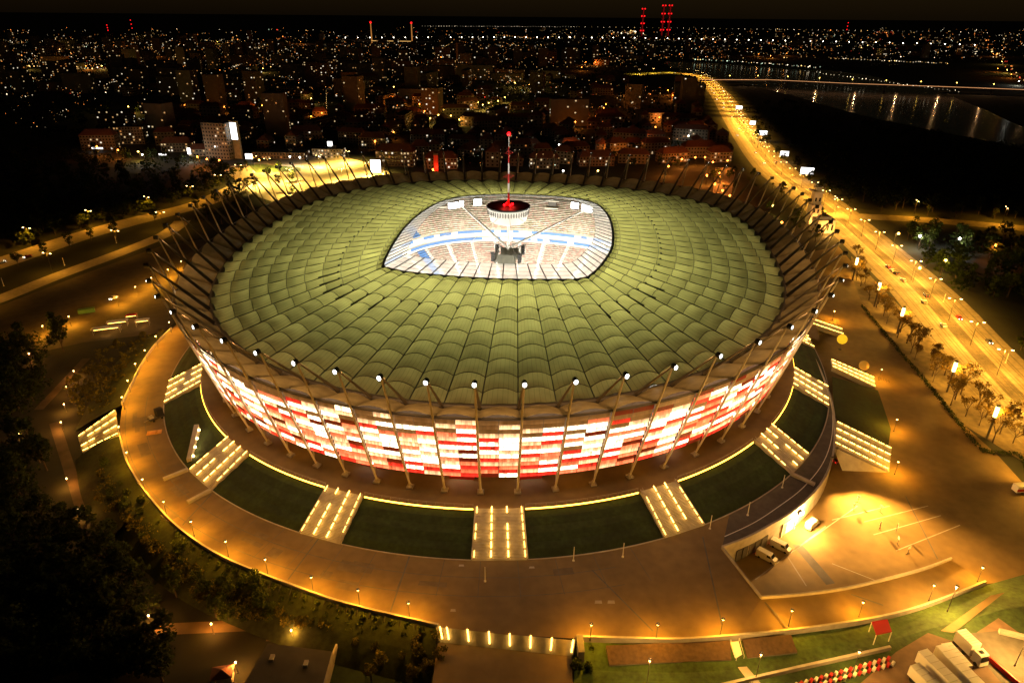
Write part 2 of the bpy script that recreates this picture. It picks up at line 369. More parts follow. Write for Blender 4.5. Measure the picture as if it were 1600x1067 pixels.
# stadium podium: esplanade ring, sloping lawns, lower plaza
SUB = 4; IDX = [k/SUB for k in range(72*SUB+1)]
EO, LO = 7.2, -5.5          # insets of the esplanade edge and the lawn foot
g = MB(); g.strip([off(i, EO, 0) for i in IDX], [off(i, 40, 0) for i in IDX]); g.strip([off(i, EO, -1.2) for i in IDX], [off(i, EO, 0) for i in IDX])
struct('esplanade', g, M['plaza'], label='raised paved ring round the foot of the stadium', cat='pavement')
# lower plaza: out to a surveyed edge
edge_px = [(268, 514), (243, 540), (222, 570), (207, 600), (191, 632), (186, 672), (196, 715), (215, 752), (236, 781), (278, 825), (350, 873), (480, 925), (560, 950), (685, 979), (790, 991), (900, 997), (1000, 1000), (1066, 1001), (1150, 995), (1189, 935), (1128, 857), (1165, 843), (1199, 825), (1246, 796), (1286, 752), (1303, 700), (1301, 640), (1285, 590), (1262, 545), (1232, 510)]
EDGE = [B(x, y, PZ) for x, y in edge_px]
back = [off(i, -22 if 22 < i < 54 else (lerp(-8, -22, min(1, (i-14)/8)) if i < 40 else -20), PZ) for i in range(15, 57)]
g = MB()
inner = [off(i, LO-0.0, PZ) for i in IDX]
outer_poly = EDGE + back
import bmesh
bm = bmesh.new()
def ring_edges(pts):
    vs = [bm.verts.new(p) for p in pts]; return [bm.edges.new((vs[k], vs[(k+1) % len(vs)])) for k in range(len(vs))]
ee = ring_edges(outer_poly) + ring_edges(inner[:-1])
bmesh.ops.triangle_fill(bm, use_beauty=True, use_dissolve=False, edges=ee, normal=(0, 0, 1))
me = bpy.data.meshes.new('plaza'); bm.to_mesh(me); bm.free(); me.materials.append(M['plaza'])
plaza_o = bpy.data.objects.new('plaza', me); COL.objects.link(plaza_o)
tag(plaza_o, 'broad brown plaza ringing the stadium below the lawns', 'plaza', None, 'structure')
for f in me.polygons:
    if f.normal.z < 0: f.flip()
# expansion joints and covers on the plaza
def ground_line(a, b, w, z, name, m, parent):
    A, Q = B(*a, z), B(*b, z); d = (Q-A).normalized(); n_ = Vector((-d.y, d.x, 0))*w/2
    g = MB(); g.mesh([A-n_, Q-n_, Q+n_, A+n_], [(0, 1, 2, 3)]); return g.build(name, m, parent)
for a, b in [((1098, 838), (1128, 975)), ((925, 890), (1020, 985)), ((1195, 940), (1232, 980)), ((1330, 928), (1380, 945)), ((500, 838), (450, 905)), ((330, 772), (285, 820)), ((640, 868), (610, 955))]:
    ground_line(a, b, 0.35, PZ+0.01, 'joint', M['darkconc'], plaza_o)
for o_ in (-11.5, -17.5):
    ii = [-13+k*.25 for k in range(int((15.2 if o_ > -15 else 15.2)*4))]; mb_ = MB(); mb_.strip([off(i, o_-.09, PZ+.011) for i in ii], [off(i, o_+.09, PZ+.011) for i in ii]); mb_.build('joint', M['darkconc'], plaza_o)
for k in range(20):
    i = -12.6+k*.78; A, Q = off(i, LO-.5, PZ+.0135), off(i, LO-12.5, PZ+.0135); d_ = (Q-A).normalized(); n_ = Vector((-d_.y, d_.x, 0))*.07; mb_ = MB(); mb_.mesh([A-n_, Q-n_, Q+n_, A+n_], [(0, 1, 2, 3)]); mb_.build('joint', M['darkconc'], plaza_o)
pr_ = random.Random(9)
patchm = mat('repaired_asphalt', (0.135, 0.10, 0.058), .85, .2, .6)
for k in range(16):
    i = pr_.uniform(-12, 2.5); o_ = pr_.uniform(-9, -19); w_, h_ = pr_.uniform(.1, .35), pr_.uniform(1.2, 3.5); mb_ = MB(); mb_.poly([off(i-w_, o_, PZ+.005+k*.0003), off(i+w_, o_, PZ+.005+k*.0003), off(i+w_, o_-h_, PZ+.005+k*.0003), off(i-w_, o_-h_, PZ+.005+k*.0003)][::-1]); mb_.build('patch', patchm, plaza_o)
for x, y, w, h in [(935, 940, 10, 5), (955, 940, 10, 5), (721, 883, 7, 3), (831, 886, 7, 3), (708, 953, 7, 4)]:
    g = MB(); g.poly([B(x-w/2-1, y+h/2, PZ+.012), B(x+w/2+1, y+h/2, PZ+.012), B(x+w/2, y-h/2, PZ+.012), B(x-w/2, y-h/2, PZ+.012)]); g.build('cover_plate', M['concrete'], plaza_o)

# stair sectors: (centre index, half width in index) -- front, left, right
STAIRS = [(-0.5, 0.58), (-4.65, 0.52), (3.45, 0.46), (-8.55, 0.52), (7.15, 0.47), (-13.0, 0.6), (10.75, 0.6), (14.8, 0.5)]
# lawns between stairs
cuts = sorted(((c-h-0.02), (c+h+0.02)) for c, h in STAIRS)
segs = []
for k in range(len(cuts)-1): segs.append((cuts[k][1], cuts[k+1][0]))
segs.append((cuts[-1][1], cuts[0][0]+72))
names = ['sloping lawn behind the left bend', 'sloping dark lawn at the left bend of the podium', 'sloping lawn left of the left front steps', 'sloping lawn left of the centre steps',
         'sloping lawn right of the centre steps', 'sloping lawn right of the right front steps', 'sloping lawn beside the dark ring road', 'narrow lawn near the right rear steps', 'sloping lawn round the far side of the podium']
mow = mat('striped_lawn', (0.015, 0.030, 0.007), 0.95, 0.4, 0.8, bump=0.4, bscale=6, var2=0.35, scale2=0.15)
for k, (a, b) in enumerate(segs):
    n = max(4, int((b-a)*6)); ii = [lerp(a, b, j/n) for j in range(n+1)]; g = MB(); rows = []
    for q in range(7):
        t = q/6; z = lerp(-1.0, PZ+0.05, t) + (0.25 if q % 2 else 0); rows.append([off(i, lerp(EO, LO, t), z) for i in ii])
    for q in range(6): g.strip(rows[q+1], rows[q])
    lawn = struct('lawn', g, mow, label=names[k % len(names)], cat='lawn')
    g = MB(); kb = [off(i, LO-0.1, PZ+0.18) for i in ii]; kc = [off(i, LO-0.4, PZ+0.18) for i in ii]
    g.strip(kc, kb); g.strip([off(i, LO-0.4, PZ) for i in ii], kc); g.build('kerb', M['concrete'], lawn)
# ------------------------------------------------------------------ STADIUM
ST = thing('stadium', 'huge oval stadium with glowing green roof and red and white facade', 'stadium')
RI, RZ = 15.5, 25.5          # compression ring inset / height
INZ = 34.0
def _inner_table():
    cp_ = [(-46.6, -46.5), (-44.5, -50.5), (-36.0, -55.6), (-14.4, -60.6), (-.2, -62.2), (16, -62.4), (25.5, -61.6), (29.2, -58.2), (35.5, -44.6), (42.4, -21.8), (46.4, 11.4), (45.8, 34.0), (42.5, 47.5), (34.0, 56.5), (18, 62), (-.5, 64.0), (-18, 61.0), (-28.0, 55.0), (-35.0, 45.0), (-41.0, 26.0), (-44.9, 3.9), (-46.6, -20)]
    n = len(cp_); pts = []
    for k in range(n):
        p0, p1, p2, p3 = [np.array(cp_[(k+q) % n]) for q in (-1, 0, 1, 2)]
        for j in range(60):
            t = j/60; pts.append(.5*((2*p1)+(-p0+p2)*t+(2*p0-5*p1+4*p2-p3)*t*t+(-p0+3*p1-3*p2+p3)*t**3))
    return pts
_IT = np.array(_inner_table()); _k0 = int(np.argmin(abs(_IT[:, 0]-3.4)+(_IT[:, 1] > 0)*1e3)); _IT = np.roll(_IT, -_k0, axis=0)
_IL = np.concatenate([[0], np.cumsum(np.hypot(*np.diff(np.vstack([_IT, _IT[:1]]), axis=0).T))])
_ITX = np.vstack([_IT, _IT[:1]])
def inn(i, z=INZ, sc=1.0):
    s = (i/72.0 % 1.0)*_IL[-1]; return Vector((float(np.interp(s, _IL, _ITX[:, 0]))*sc, float(np.interp(s, _IL, _ITX[:, 1]))*sc, z))
def hs(i): return Ttop(i).z/42.0           # the rim rises towards the long sides
NODE = [off(i, RI, RZ+0.55*(Ttop(i).z-42.0)) for i in range(73)]; INN = [inn(i) for i in range(73)]

# membrane: PVC cloth, light passes through it
mm = bpy.data.materials.new('roof_membrane'); mm.use_nodes = True; nt = mm.node_tree; nt.nodes.clear()
out = nt.nodes.new('ShaderNodeOutputMaterial'); df = nt.nodes.new('ShaderNodeBsdfDiffuse'); tr = nt.nodes.new('ShaderNodeBsdfTranslucent'); mx = nt.nodes.new('ShaderNodeMixShader'); mx.inputs[0].default_value = 0.55
uvn = nt.nodes.new('ShaderNodeUVMap'); sx = nt.nodes.new('ShaderNodeSeparateXYZ'); nt.links.new(uvn.outputs[0], sx.inputs[0])
def mth(op, a, b=None):
    n = nt.nodes.new('ShaderNodeMath'); n.operation = op
    for k, q in enumerate((a, b)):
        if q is None: continue
        if isinstance(q, (int, float)): n.inputs[k].default_value = q
        else: nt.links.new(q, n.inputs[k])
    return n.outputs[0]
seam_shade = mth('LESS_THAN', mth('FRACT', mth('MULTIPLY', sx.outputs[0], 7.0)), 0.10)  # stripes paint in the inner cables' shadows, set out as strip seams
geo = nt.nodes.new('ShaderNodeNewGeometry'); nz = nt.nodes.new('ShaderNodeTexNoise'); nz.inputs['Scale'].default_value = 0.12; nz.inputs['Detail'].default_value = 5
nt.links.new(geo.outputs['Position'], nz.inputs['Vector'])
dirt = nt.nodes.new('ShaderNodeMapRange'); dirt.inputs[1].default_value = 0.3; dirt.inputs[2].default_value = 0.7; dirt.inputs[3].default_value = 0.78; dirt.inputs[4].default_value = 1.15
nt.links.new(nz.outputs[0], dirt.inputs[0])
oi = nt.nodes.new('ShaderNodeObjectInfo')
orr = nt.nodes.new('ShaderNodeMapRange'); orr.inputs[3].default_value = 0.8; orr.inputs[4].default_value = 1.12; nt.links.new(oi.outputs['Random'], orr.inputs[0])
fac = mth('MULTIPLY', mth('MULTIPLY', mth('SUBTRACT', 1.0, mth('MULTIPLY', seam_shade, 0.30)), dirt.outputs[0]), orr.outputs[0])
def scl(c):
    v = nt.nodes.new('ShaderNodeVectorMath'); v.operation = 'SCALE'; v.inputs[0].default_value = c; nt.links.new(fac, v.inputs['Scale']); return v.outputs[0]
nt.links.new(scl((0.38, 0.33, 0.18)), df.inputs[0]); nt.links.new(scl((0.315, 0.325, 0.095)), tr.inputs[0])
nt.links.new(df.outputs[0], mx.inputs[1]); nt.links.new(tr.outputs[0], mx.inputs[2]); nt.links.new(mx.outputs[0], out.inputs[0])
M['membrane'] = mm

NV = 10
VB = [0.0, 0.045] + [0.045+0.955*(j/9)**0.92 for j in range(1, 10)]       # panel borders, inner ring -> compression ring
def roofpt(i0, u, v, rise=None):
    a = INN[i0].lerp(NODE[i0], v); b = INN[i0+1].lerp(NODE[i0+1], v); w = (b-a).length; p = a.lerp(b, u)
    return p, w
def panel(mb, i0, v0, v1, nu=6, nv=4, eave=False):
    vs = []; uvs = []
    for q in range(nv+1):
        t = q/nv; v = lerp(v0, v1, t)
        for k in range(nu+1):
            u = k/nu
            if not eave: p, w = roofpt(i0, u, v)
            else:
                a = NODE[i0].lerp(EAVE[i0], t); b = NODE[i0+1].lerp(EAVE[i0+1], t); w = (b-a).length*0.7; p = a.lerp(b, u)
            h = 0.165*w*4*u*(1-u)*(1-0.30*math.sin(math.pi*t))
            vs.append(p+Vector((0, 0, h))); uvs.append((u, v))
    n = nu+1
    mb.mesh(vs, [(q*n+k, q*n+k+1, (q+1)*n+k+1, (q+1)*n+k) for q in range(nv) for k in range(nu)], uvs)
def arch(mb, i0, v, r=0.11, n=7):
    pts = []
    for k in range(n):
        u = k/(n-1); p, w = roofpt(i0, u, v); pts.append(p+Vector((0, 0, 0.165*w*4*u*(1-u)+0.04)))
    mb.path(pts, r, 4)
CZ = 29.0
def colpt(i, z):
    T = Ttop(i); k = z/T.z; return off(i, 13.8*(1-k), z)
EAVE = [colpt(i, CZ*hs(i)) + (off(i, 30, CZ)-off(i, 0, CZ)).normalized()*0.9 for i in range(73)]
# the 300 panels nearest to the viewer are parts; the rest one mass
cand = []
for i in range(72):
    for j in range(NV):
        p, w = roofpt(i, .5, (VB[j]+VB[j+1])/2); d = (p-Vector(CAM)).length; area_ = w*(VB[j+1]-VB[j])*(INN[i]-NODE[i]).length/d**2
        cand.append((-area_, i, j))
cand.sort(); own = {(i, j) for _, i, j in cand[:300]}
rest = MB(); rest.smooth = True; restarch = MB()
for i in range(72):
    for j in range(NV):
        if (i, j) in own:
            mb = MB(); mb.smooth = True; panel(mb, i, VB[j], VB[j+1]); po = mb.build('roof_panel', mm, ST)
            ar = MB(); arch(ar, i, VB[j+1]); ar.build('arch', M['cable'], po)
        else:
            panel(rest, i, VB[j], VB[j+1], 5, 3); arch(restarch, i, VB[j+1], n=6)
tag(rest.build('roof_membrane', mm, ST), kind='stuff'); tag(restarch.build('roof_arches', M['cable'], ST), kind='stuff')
for i in range(72):
    mb = MB(); mb.smooth = True; panel(mb, i, 0, 1, 6, 3, eave=True); mb.build('eave_panel', M['eave'], ST)
    mb = MB(); a, b = INN[i]+Vector((0, 0, .25)), NODE[i]+Vector((0, 0, .25)); mb.tube(a, b, 0.13, 0.18, 6)
    c = a.lerp(b, 0.30); mb.box(c+Vector((0, 0, .3)), (.7, .7, .5)); mb.build('radial_cable', M['cable'], ST)
for i0 in (-12, -11, -10, -9, -8, -7, 4, 5, 6, 7, 8):      # dark fins added for fold shadows where the cloth turns the opening's corners
    i = i0 % 72; mb = MB(); a, b = INN[i].lerp(NODE[i], .30)+Vector((0, 0, .45)), INN[i].lerp(NODE[i], .42)+Vector((0, 0, .5)); mb.tube(a, b, .1, .42, 6); mb.build('fold_shade', M['cable'], ST)
mb = MB(); mb.path([p+Vector((0, 0, .45)) for p in NODE], 1.1, 10); mb.build('compression_ring', M['darksteel'], ST)
mb = MB(); mb.path([p+Vector((0, 0, .2)) for p in INN], 0.6, 8); mb.path([inn(i, INZ-1.8, 1.02) for i in range(73)], 0.3, 6); mb.build('tension_ring', M['cable'], ST)
mb = MB(); mb.path([EAVE[i]+Vector((0, 0, .1)) for i in range(73)], 0.3, 6); mb.build('eave_gutter', M['darksteel'], ST)

# glass inner ring: pane per bay between dark beams
gm = bpy.data.materials.new('roof_glass'); gm.use_nodes = True; nt2 = gm.node_tree; nt2.nodes.clear()
o2 = nt2.nodes.new('ShaderNodeOutputMaterial'); t2 = nt2.nodes.new('ShaderNodeBsdfTransparent'); g2 = nt2.nodes.new('ShaderNodeBsdfDiffuse'); g2.inputs[0].default_value = (0.75, 0.76, 0.72, 1)
tl2 = nt2.nodes.new('ShaderNodeBsdfTranslucent'); tl2.inputs[0].default_value = (0.8, 0.8, 0.75, 1)
m2 = nt2.nodes.new('ShaderNodeMixShader'); m2.inputs[0].default_value = 0.5; m3 = nt2.nodes.new('ShaderNodeMixShader'); m3.inputs[0].default_value = 0.34
nt2.links.new(g2.outputs[0], m2.inputs[1]); nt2.links.new(tl2.outputs[0], m2.inputs[2])
nt2.links.new(t2.outputs[0], m3.inputs[1]); nt2.links.new(m2.outputs[0], m3.inputs[2]); nt2.links.new(m3.outputs[0], o2.inputs[0])
GI = [inn(i, INZ+2.6, 0.83) for i in range(73)]
for i in range(72):
    mb = MB(); mb.tube(INN[i]+Vector((0, 0, .4)), GI[i], 0.28, 0.2, 4); mb.build('glass_roof_beam', M['black'], ST)
    a, b, c, d = INN[i], INN[i+1], GI[i+1], GI[i]; up = Vector((0, 0, .45))
    mb = MB(); mb.mesh([a+up, b+up, c, d], [(0, 1, 2, 3)]); po = mb.build('glass_pane', gm, ST)
    mb = MB()
    for t in (0.25, 0.5, 0.75, 1.0): mb.tube((a+up).lerp(d, t), (b+up).lerp(c, t), 0.06, n=4)
    mb.build('glazing_bar', M['darksteel'], po)

M['mast'] = mat('mast_paint', (.62, .57, .5), .45, .1, .5)
M['strut'] = mat('strut_lit_paint', (.22, .19, .15), .5, .15, .5)
# columns with struts and lamps
housing = MB(); axx = (Vector((0, 1, 0)), Vector((0, 0, 1)), Vector((1, 0, 0)))
housing.tube((-.55, 0, 0), (-.5, 0, 0), .4, .66, 10); hv = [[Vector((x_, r_*math.cos(q*math.pi/5), 1.2*r_*math.sin(q*math.pi/5))) for q in range(11)] for x_, r_ in ((-.5, .66), (.9, .62), (.9, .56), (-.4, .54))]
for q in range(3): housing.strip(hv[q], hv[q+1])
hm = housing.data('lamp_housing', M['black'])
bl = MB(); bl.smooth = True; bl.ball((0.45, 0, 0), 0.5, 10, 7, 1.3); blm = bl.data('lamp_globe', M['bulbw'])
for i in range(72):
    T = Ttop(i); bs = colpt(i, 0.0); outw = (off(i, -5)-off(i, 5)).normalized(); tan = Vector((-outw.y, outw.x, 0))
    mb = MB(); mb.tube(bs+Vector((0, 0, .6)), bs.lerp(T, 0.2), 0.28, 0.38, 8); mb.tube(bs.lerp(T, 0.2), bs.lerp(T, 0.62), 0.38, 0.34, 8); mb.tube(bs.lerp(T, 0.62), T, 0.34, 0.22, 8)
    co = mb.build('column', M['mast'], ST)
    mb = MB(); mb.box(bs+Vector((0, 0, .3)), (1.8, 1.8, .6), math.atan2(outw.y, outw.x)); mb.tube(bs+Vector((0, 0, .6)), bs+Vector((0, 0, 1.4)), 0.7, 0.4, 8); mb.build('footing', M['steel'], co)
    f = bs.lerp(T, 0.235); mb = MB(); mb.tube(bs.lerp(T, 0.06)-outw*0.1, f-outw*2.6+Vector((0, 0, .4)), 0.22, 0.3, 6); mb.build('brace', M['steel'], co)
    mb = MB(); mb.tube(T+(NODE[i]-T)*0.02, NODE[i]+Vector((0, 0, .3)), *((0.2, 0.48) if i < 11 or i > 61 else (0.32, 0.62)), 8); mb.box(NODE[i]+Vector((0, 0, .5)), (1.8, 1.3, .9), math.atan2(outw.y, outw.x)); mb.build('strut', M['strut'] if i < 11 or i > 61 else M['darksteel'], co)  # shading put into the colour: front struts paler as lit, the others dark
    az = math.atan2(outw.y, outw.x); lp = T+outw*0.5+Vector((0, 0, .1)); inst('lamp_globe', blm, co, lp, az); inst('lamp_housing', hm, co, lp, az)
    point(T-outw*1.6+Vector((0, 0, .6)), 6500 if i < 10 or i > 62 else (3600 if i < 16 or i > 56 else 700), (1.0, .50, .17), .4, co, math.radians(95), off(i, 13, 26), .8)  # added inward spot without a fitting, brightens the eave and outer roof
mb = MB()
for i in range(72):       # tie cables between neighbouring columns
    mb.tube(colpt(i, CZ*hs(i)+0.5), colpt(i+1, CZ*hs(i+1)+0.5), 0.16, n=4)
mb.build('tie_cable', M['darksteel'], ST)

# facade: rows of backlit mesh panels hung between the columns
def facmat(name, col, strength, lo=0.22, diff=(0.3, 0.2, 0.15)):
    m = bpy.data.materials.new(name); m.use_nodes = True; nt = m.node_tree; p = nt.nodes['Principled BSDF']
    p.inputs['Base Color'].default_value = (*diff, 1); p.inputs['Roughness'].default_value = 0.55; p.inputs['Emission Color'].default_value = (*col, 1)
    g = nt.nodes.new('ShaderNodeNewGeometry'); mp = nt.nodes.new('ShaderNodeMapping'); mp.inputs['Scale'].default_value = (1.7, 1.7, 0.2); n = nt.nodes.new('ShaderNodeTexNoise'); n.inputs['Scale'].default_value = 1.0; n.inputs['Detail'].default_value = 4
    nt.links.new(g.outputs['Position'], mp.inputs[0]); nt.links.new(mp.outputs[0], n.inputs['Vector'])
    r = nt.nodes.new('ShaderNodeMapRange'); r.inputs[1].default_value = 0.34; r.inputs[2].default_value = 0.66; strength *= 1.55; r.inputs[3].default_value = strength*lo; r.inputs[4].default_value = strength
    nt.links.new(n.outputs[0], r.inputs[0])
    uvf = nt.nodes.new('ShaderNodeUVMap'); sz = nt.nodes.new('ShaderNodeSeparateXYZ'); nt.links.new(uvf.outputs[0], sz.inputs[0])
    def mt(op, x_, y_=None):
        q = nt.nodes.new('ShaderNodeMath'); q.operation = op
        for kk, vv in enumerate((x_, y_)):
            if vv is None: continue
            if isinstance(vv, (int, float)): q.inputs[kk].default_value = vv
            else: nt.links.new(vv, q.inputs[kk])
        return q.outputs[0]
    cv = nt.nodes.new('ShaderNodeCombineXYZ'); nt.links.new(mt('FLOOR', mt('MULTIPLY', sz.outputs[0], 5.0)), cv.inputs[0]); nt.links.new(mt('FLOOR', sz.outputs[1]), cv.inputs[1])
    wn = nt.nodes.new('ShaderNodeTexWhiteNoise'); wn.noise_dimensions = '2D'; nt.links.new(cv.outputs[0], wn.inputs['Vector'])
    st_ = mt('ADD', 0.55, mt('MULTIPLY', wn.outputs['Value'], 0.75))            # cloth strips, each lit a little differently
    sm_ = mt('SUBTRACT', 1.0, mt('MULTIPLY', mt('LESS_THAN', mt('FRACT', mt('MULTIPLY', sz.outputs[0], 5.0)), 0.07), 0.35))
    gr = mt('SUBTRACT', 1.35, mt('MULTIPLY', mt('FRACT', sz.outputs[1]), 0.85))  # the lamps run along each row's lower edge
    nt.links.new(mt('MULTIPLY', mt('MULTIPLY', r.outputs[0], gr), mt('MULTIPLY', st_, sm_)), p.inputs['Emission Strength'])
    try: m.cycles.emission_sampling = 'NONE'
    except Exception: pass
    return m
FM = {'w': facmat('facade_white', (1.0, 0.80, 0.50), 4.8), 'c': facmat('facade_cream', (1.0, 0.58, 0.27), 1.5, 0.4), 'p': facmat('facade_pink', (1.0, 0.17, 0.07), 1.5, 0.4),
      'r': facmat('facade_red', (0.95, 0.03, 0.018), 1.1, 0.4, (0.3, 0.03, 0.02)), 'd': facmat('facade_dark_red', (0.45, 0.02, 0.012), 0.12, 0.3, (0.2, 0.02, 0.015)),
      'b': facmat('facade_brown_glow', (0.5, 0.24, 0.08), 0.22, 0.5, (0.28, 0.2, 0.13))}  # brown panels carry a faint glow in place of light falling on them
NR = 14; FZ0, FZ1 = 6.4, 28.7
cnt = 0; cand = []
for i in range(72):
    bot, top_ = FZ0, FZ1
    for r in range(NR):
        for h in range(2):
            p = colpt(i+0.25+0.5*h, lerp(FZ0, FZ1, (r+.5)/NR)); outw = (off(i+.5, -5)-off(i+.5, 5)).normalized(); d = Vector(CAM)-p
            cand.append((-(d.normalized().dot(outw))/max((Vector(CAM)-p).length, 1)**2 if d.dot(outw) > 0 else 1, i, r, h))
cand.sort(); ownf = {(i, r, h) for _, i, r, h in cand[:300]}
prev = {}; fr = random.Random(11); restf = {k: MB() for k in FM}
for i in range(72):
    topdark = fr.choice([0, 0, 1, 2, 3])
    for r in range(NR):
        t = r/(NR-1)
        for h in range(2):
            if t < 0.18: k = fr.choices('wcprd', (7, 7, 28, 44, 6))[0]
            elif t < 0.45: k = fr.choices('wcprd', (34, 26, 20, 18, 2))[0]
            elif t < 0.75: k = fr.choices('wcprdb', (50, 22, 10, 12, 3, 2))[0]
            else: k = fr.choices('wcrdb', (30, 24, 8, 4, 32))[0]
            if prev.get((i, h)) == k: k = fr.choices('wcprd', (30, 20, 20, 20, 6))[0]
            prev[(i, h)] = k
            if r >= NR-topdark: k = fr.choices('bbbcd', (6, 6, 6, 3, 2))[0]
            z0, z1 = lerp(FZ0, FZ1, (r+.03)/NR), lerp(FZ0, FZ1, (r+.84)/NR)
            ua, ub = i+0.02+0.48*h, i+0.02+0.48*(h+1)-0.012
            bow = 0.5
            ow = (off(i+.5, -5)-off(i+.5, 5)).normalized()
            A, Bq, C, D = [colpt(u, z*hs(u))-ow*(0.35 if z == z1 else 0.02)-ow*0.5 for u, z in ((ua, z0), (ub, z0), (ub, z1), (ua, z1))]
            mb = MB() if (i, r, h) in ownf else restf[k]
            th = ow*-0.12
            U0, U1, V0, V1 = 2*i+h+.02, 2*i+h+.98, r+.02, r+.98
            mb.mesh([A+th, Bq+th, Bq, A, D+th, C+th, C, D], [(3, 2, 1, 0), (4, 5, 6, 7), (0, 1, 5, 4), (1, 2, 6, 5), (2, 3, 7, 6), (3, 0, 4, 7)], [(U0, V0), (U1, V0), (U1, V0), (U0, V0), (U0, V1), (U1, V1), (U1, V1), (U0, V1)])
            if (i, r, h) in ownf: mb.build('facade_panel', FM[k], ST)
for k, mb in restf.items():
    if mb.f: tag(mb.build('facade_panels', FM[k], ST), kind='stuff')
# inner wall behind the facade and the entrance level
mb = MB(); mb.strip([off(i, 24, 0) for i in IDX], [off(i, 24, 9) for i in IDX]); mb.strip([off(i, 12, 8.6) for i in IDX], [off(i, 24, 8.6) for i in IDX]); mb.build('entrance_wall', M['darkconc'], ST)
mb = MB(); mb.strip([off(i, 17, 8.7) for i in IDX], [off(i, 15.8, 25.2) for i in IDX]); mb.build('bowl_wall', M['darkconc'], ST)
for n_, i in enumerate([-8.5, -4.5, -0.5+0.9, 4.5, 7.5, 0.5-2.1]):
    a = off(i, 21, 0); ow = (off(i, -5)-off(i, 5)).normalized(); rz = math.atan2(ow.y, ow.x)
    mb = MB(); mb.box(a+Vector((0, 0, 1.6)), (3, 7, 3.2), rz); ko = mb.build('ticket_booth', M['red'], ST)
    mb = MB(); mb.box(a+ow*1.55+Vector((0, 0, 3.0)), (.2, 7.2, .5), rz); mb.build('sign_band', M['redglow'], ko)
    tn = Vector((-ow.y, ow.x, 0))
    for q in range(4):
        mb = MB(); mb.box(a+ow*1.6+tn*(q-1.5)*1.8+Vector((0, 0, 1.7)), (.15, .5, .5), rz); mb.build('booth_lamp', M['bulbw'], ko)
for k in range(15):
    point(off(-12+k*1.7, 15.5, 7.6), 700, (1.0, 0.42, 0.05), 0.4, ST)  # added lights without fittings, to brighten the esplanade

# the bowl: pitch, two tiers of seats, blue boards
def seatmat(name, a, b, c, sc):
    m = bpy.data.materials.new(name); m.use_nodes = True; nt = m.node_tree; p = nt.nodes['Principled BSDF']; p.inputs['Roughness'].default_value = 0.6
    g = nt.nodes.new('ShaderNodeNewGeometry'); v = nt.nodes.new('ShaderNodeTexVoronoi'); v.inputs['Scale'].default_value = sc
    nt.links.new(g.outputs['Position'], v.inputs['Vector']); s = nt.nodes.new('ShaderNodeSeparateColor'); nt.links.new(v.outputs['Color'], s.inputs[0])
    r = nt.nodes.new('ShaderNodeValToRGB'); r.color_ramp.interpolation = 'CONSTANT'
    r.color_ramp.elements[0].color = (*a, 1); r.color_ramp.elements[1].position = 0.45; r.color_ramp.elements[1].color = (*b, 1)
    e = r.color_ramp.elements.new(0.72); e.color = (*c, 1)
    nt.links.new(s.outputs[0], r.inputs[0]); nt.links.new(r.outputs[0], p.inputs['Base Color']); return m
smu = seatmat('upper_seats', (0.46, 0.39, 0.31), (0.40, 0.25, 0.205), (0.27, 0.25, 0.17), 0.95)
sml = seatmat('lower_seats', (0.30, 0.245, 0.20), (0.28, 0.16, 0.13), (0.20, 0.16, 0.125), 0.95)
def bowl(i, w, z):
    a = inn(i, 0, 0.93); b = off(i, 19, 0); p = a.lerp(b, w); p.z = z; return p
BI = [k/2 for k in range(145)]
def tier(w0, z0, w1, z1, rows, m, name):
    mb = MB()
    for r in range(rows):
        wa, wb = lerp(w0, w1, r/rows), lerp(w0, w1, (r+1)/rows); za, zb = lerp(z0, z1, r/rows), lerp(z0, z1, (r+1)/rows)
        mb.strip([bowl(i, wa, za) for i in BI], [bowl(i, wa, zb) for i in BI]); mb.strip([bowl(i, wa, zb) for i in BI], [bowl(i, wb, zb) for i in BI])
    return tag(mb.build(name, m, ST), kind='stuff')
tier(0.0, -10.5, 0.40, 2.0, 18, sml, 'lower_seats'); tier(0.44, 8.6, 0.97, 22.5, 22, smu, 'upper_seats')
mb = MB(); mb.poly([bowl(i, 0.0, -11.0) for i in BI[:-1]]); mb.strip([bowl(i, 0, -11) for i in BI], [bowl(i, 0, -10.4) for i in BI]); mb.build('arena_floor', M['paving'], ST)
mb = MB(); mb.strip([bowl(i, .40, 1.9) for i in BI], [bowl(i, .40, 3.0) for i in BI]); mb.strip([bowl(i, .40, 4.6) for i in BI], [bowl(i, .415, 4.7) for i in BI]); mb.strip([bowl(i, .415, 4.7) for i in BI], [bowl(i, .42, 6.7) for i in BI]); mb.strip([bowl(i, .42, 8.3) for i in BI], [bowl(i, .44, 8.6) for i in BI]); mb.build('tier_front', M['cream'], ST)
for w, za, zb in ((.3985, 3.0, 4.6), (.4185, 6.7, 8.3)):
    for i in BI[:-1]:
        q = MB(); q.hexa([bowl(i, w, za), bowl(i+.5, w, za), bowl(i+.5, w+.003, za), bowl(i, w+.003, za)], [bowl(i, w, zb), bowl(i+.5, w, zb), bowl(i+.5, w+.003, zb), bowl(i, w+.003, zb)]); q.build('advertising_board', M['cream' if fr.random() < 0.3 else 'blue'], ST)
for i in [x*2.0+0.4 for x in range(36)]:
    mb = MB()
    for r in range(18):
        wa, wb = lerp(0, .4, r/18), lerp(0, .4, (r+1)/18); za, zb = lerp(-10.5, 2, r/18)+.06, lerp(-10.5, 2, (r+1)/18)+.06
        d = 0.13 if int(i) % 4 else 0.2
        mb.strip([bowl(i-d, wa, zb), bowl(i+d, wa, zb)], [bowl(i-d, wb, zb), bowl(i+d, wb, zb)]); mb.strip([bowl(i-d, wa, za), bowl(i+d, wa, za)], [bowl(i-d, wa, zb), bowl(i+d, wa, zb)])
    mb.build('aisle', M['white'], ST)
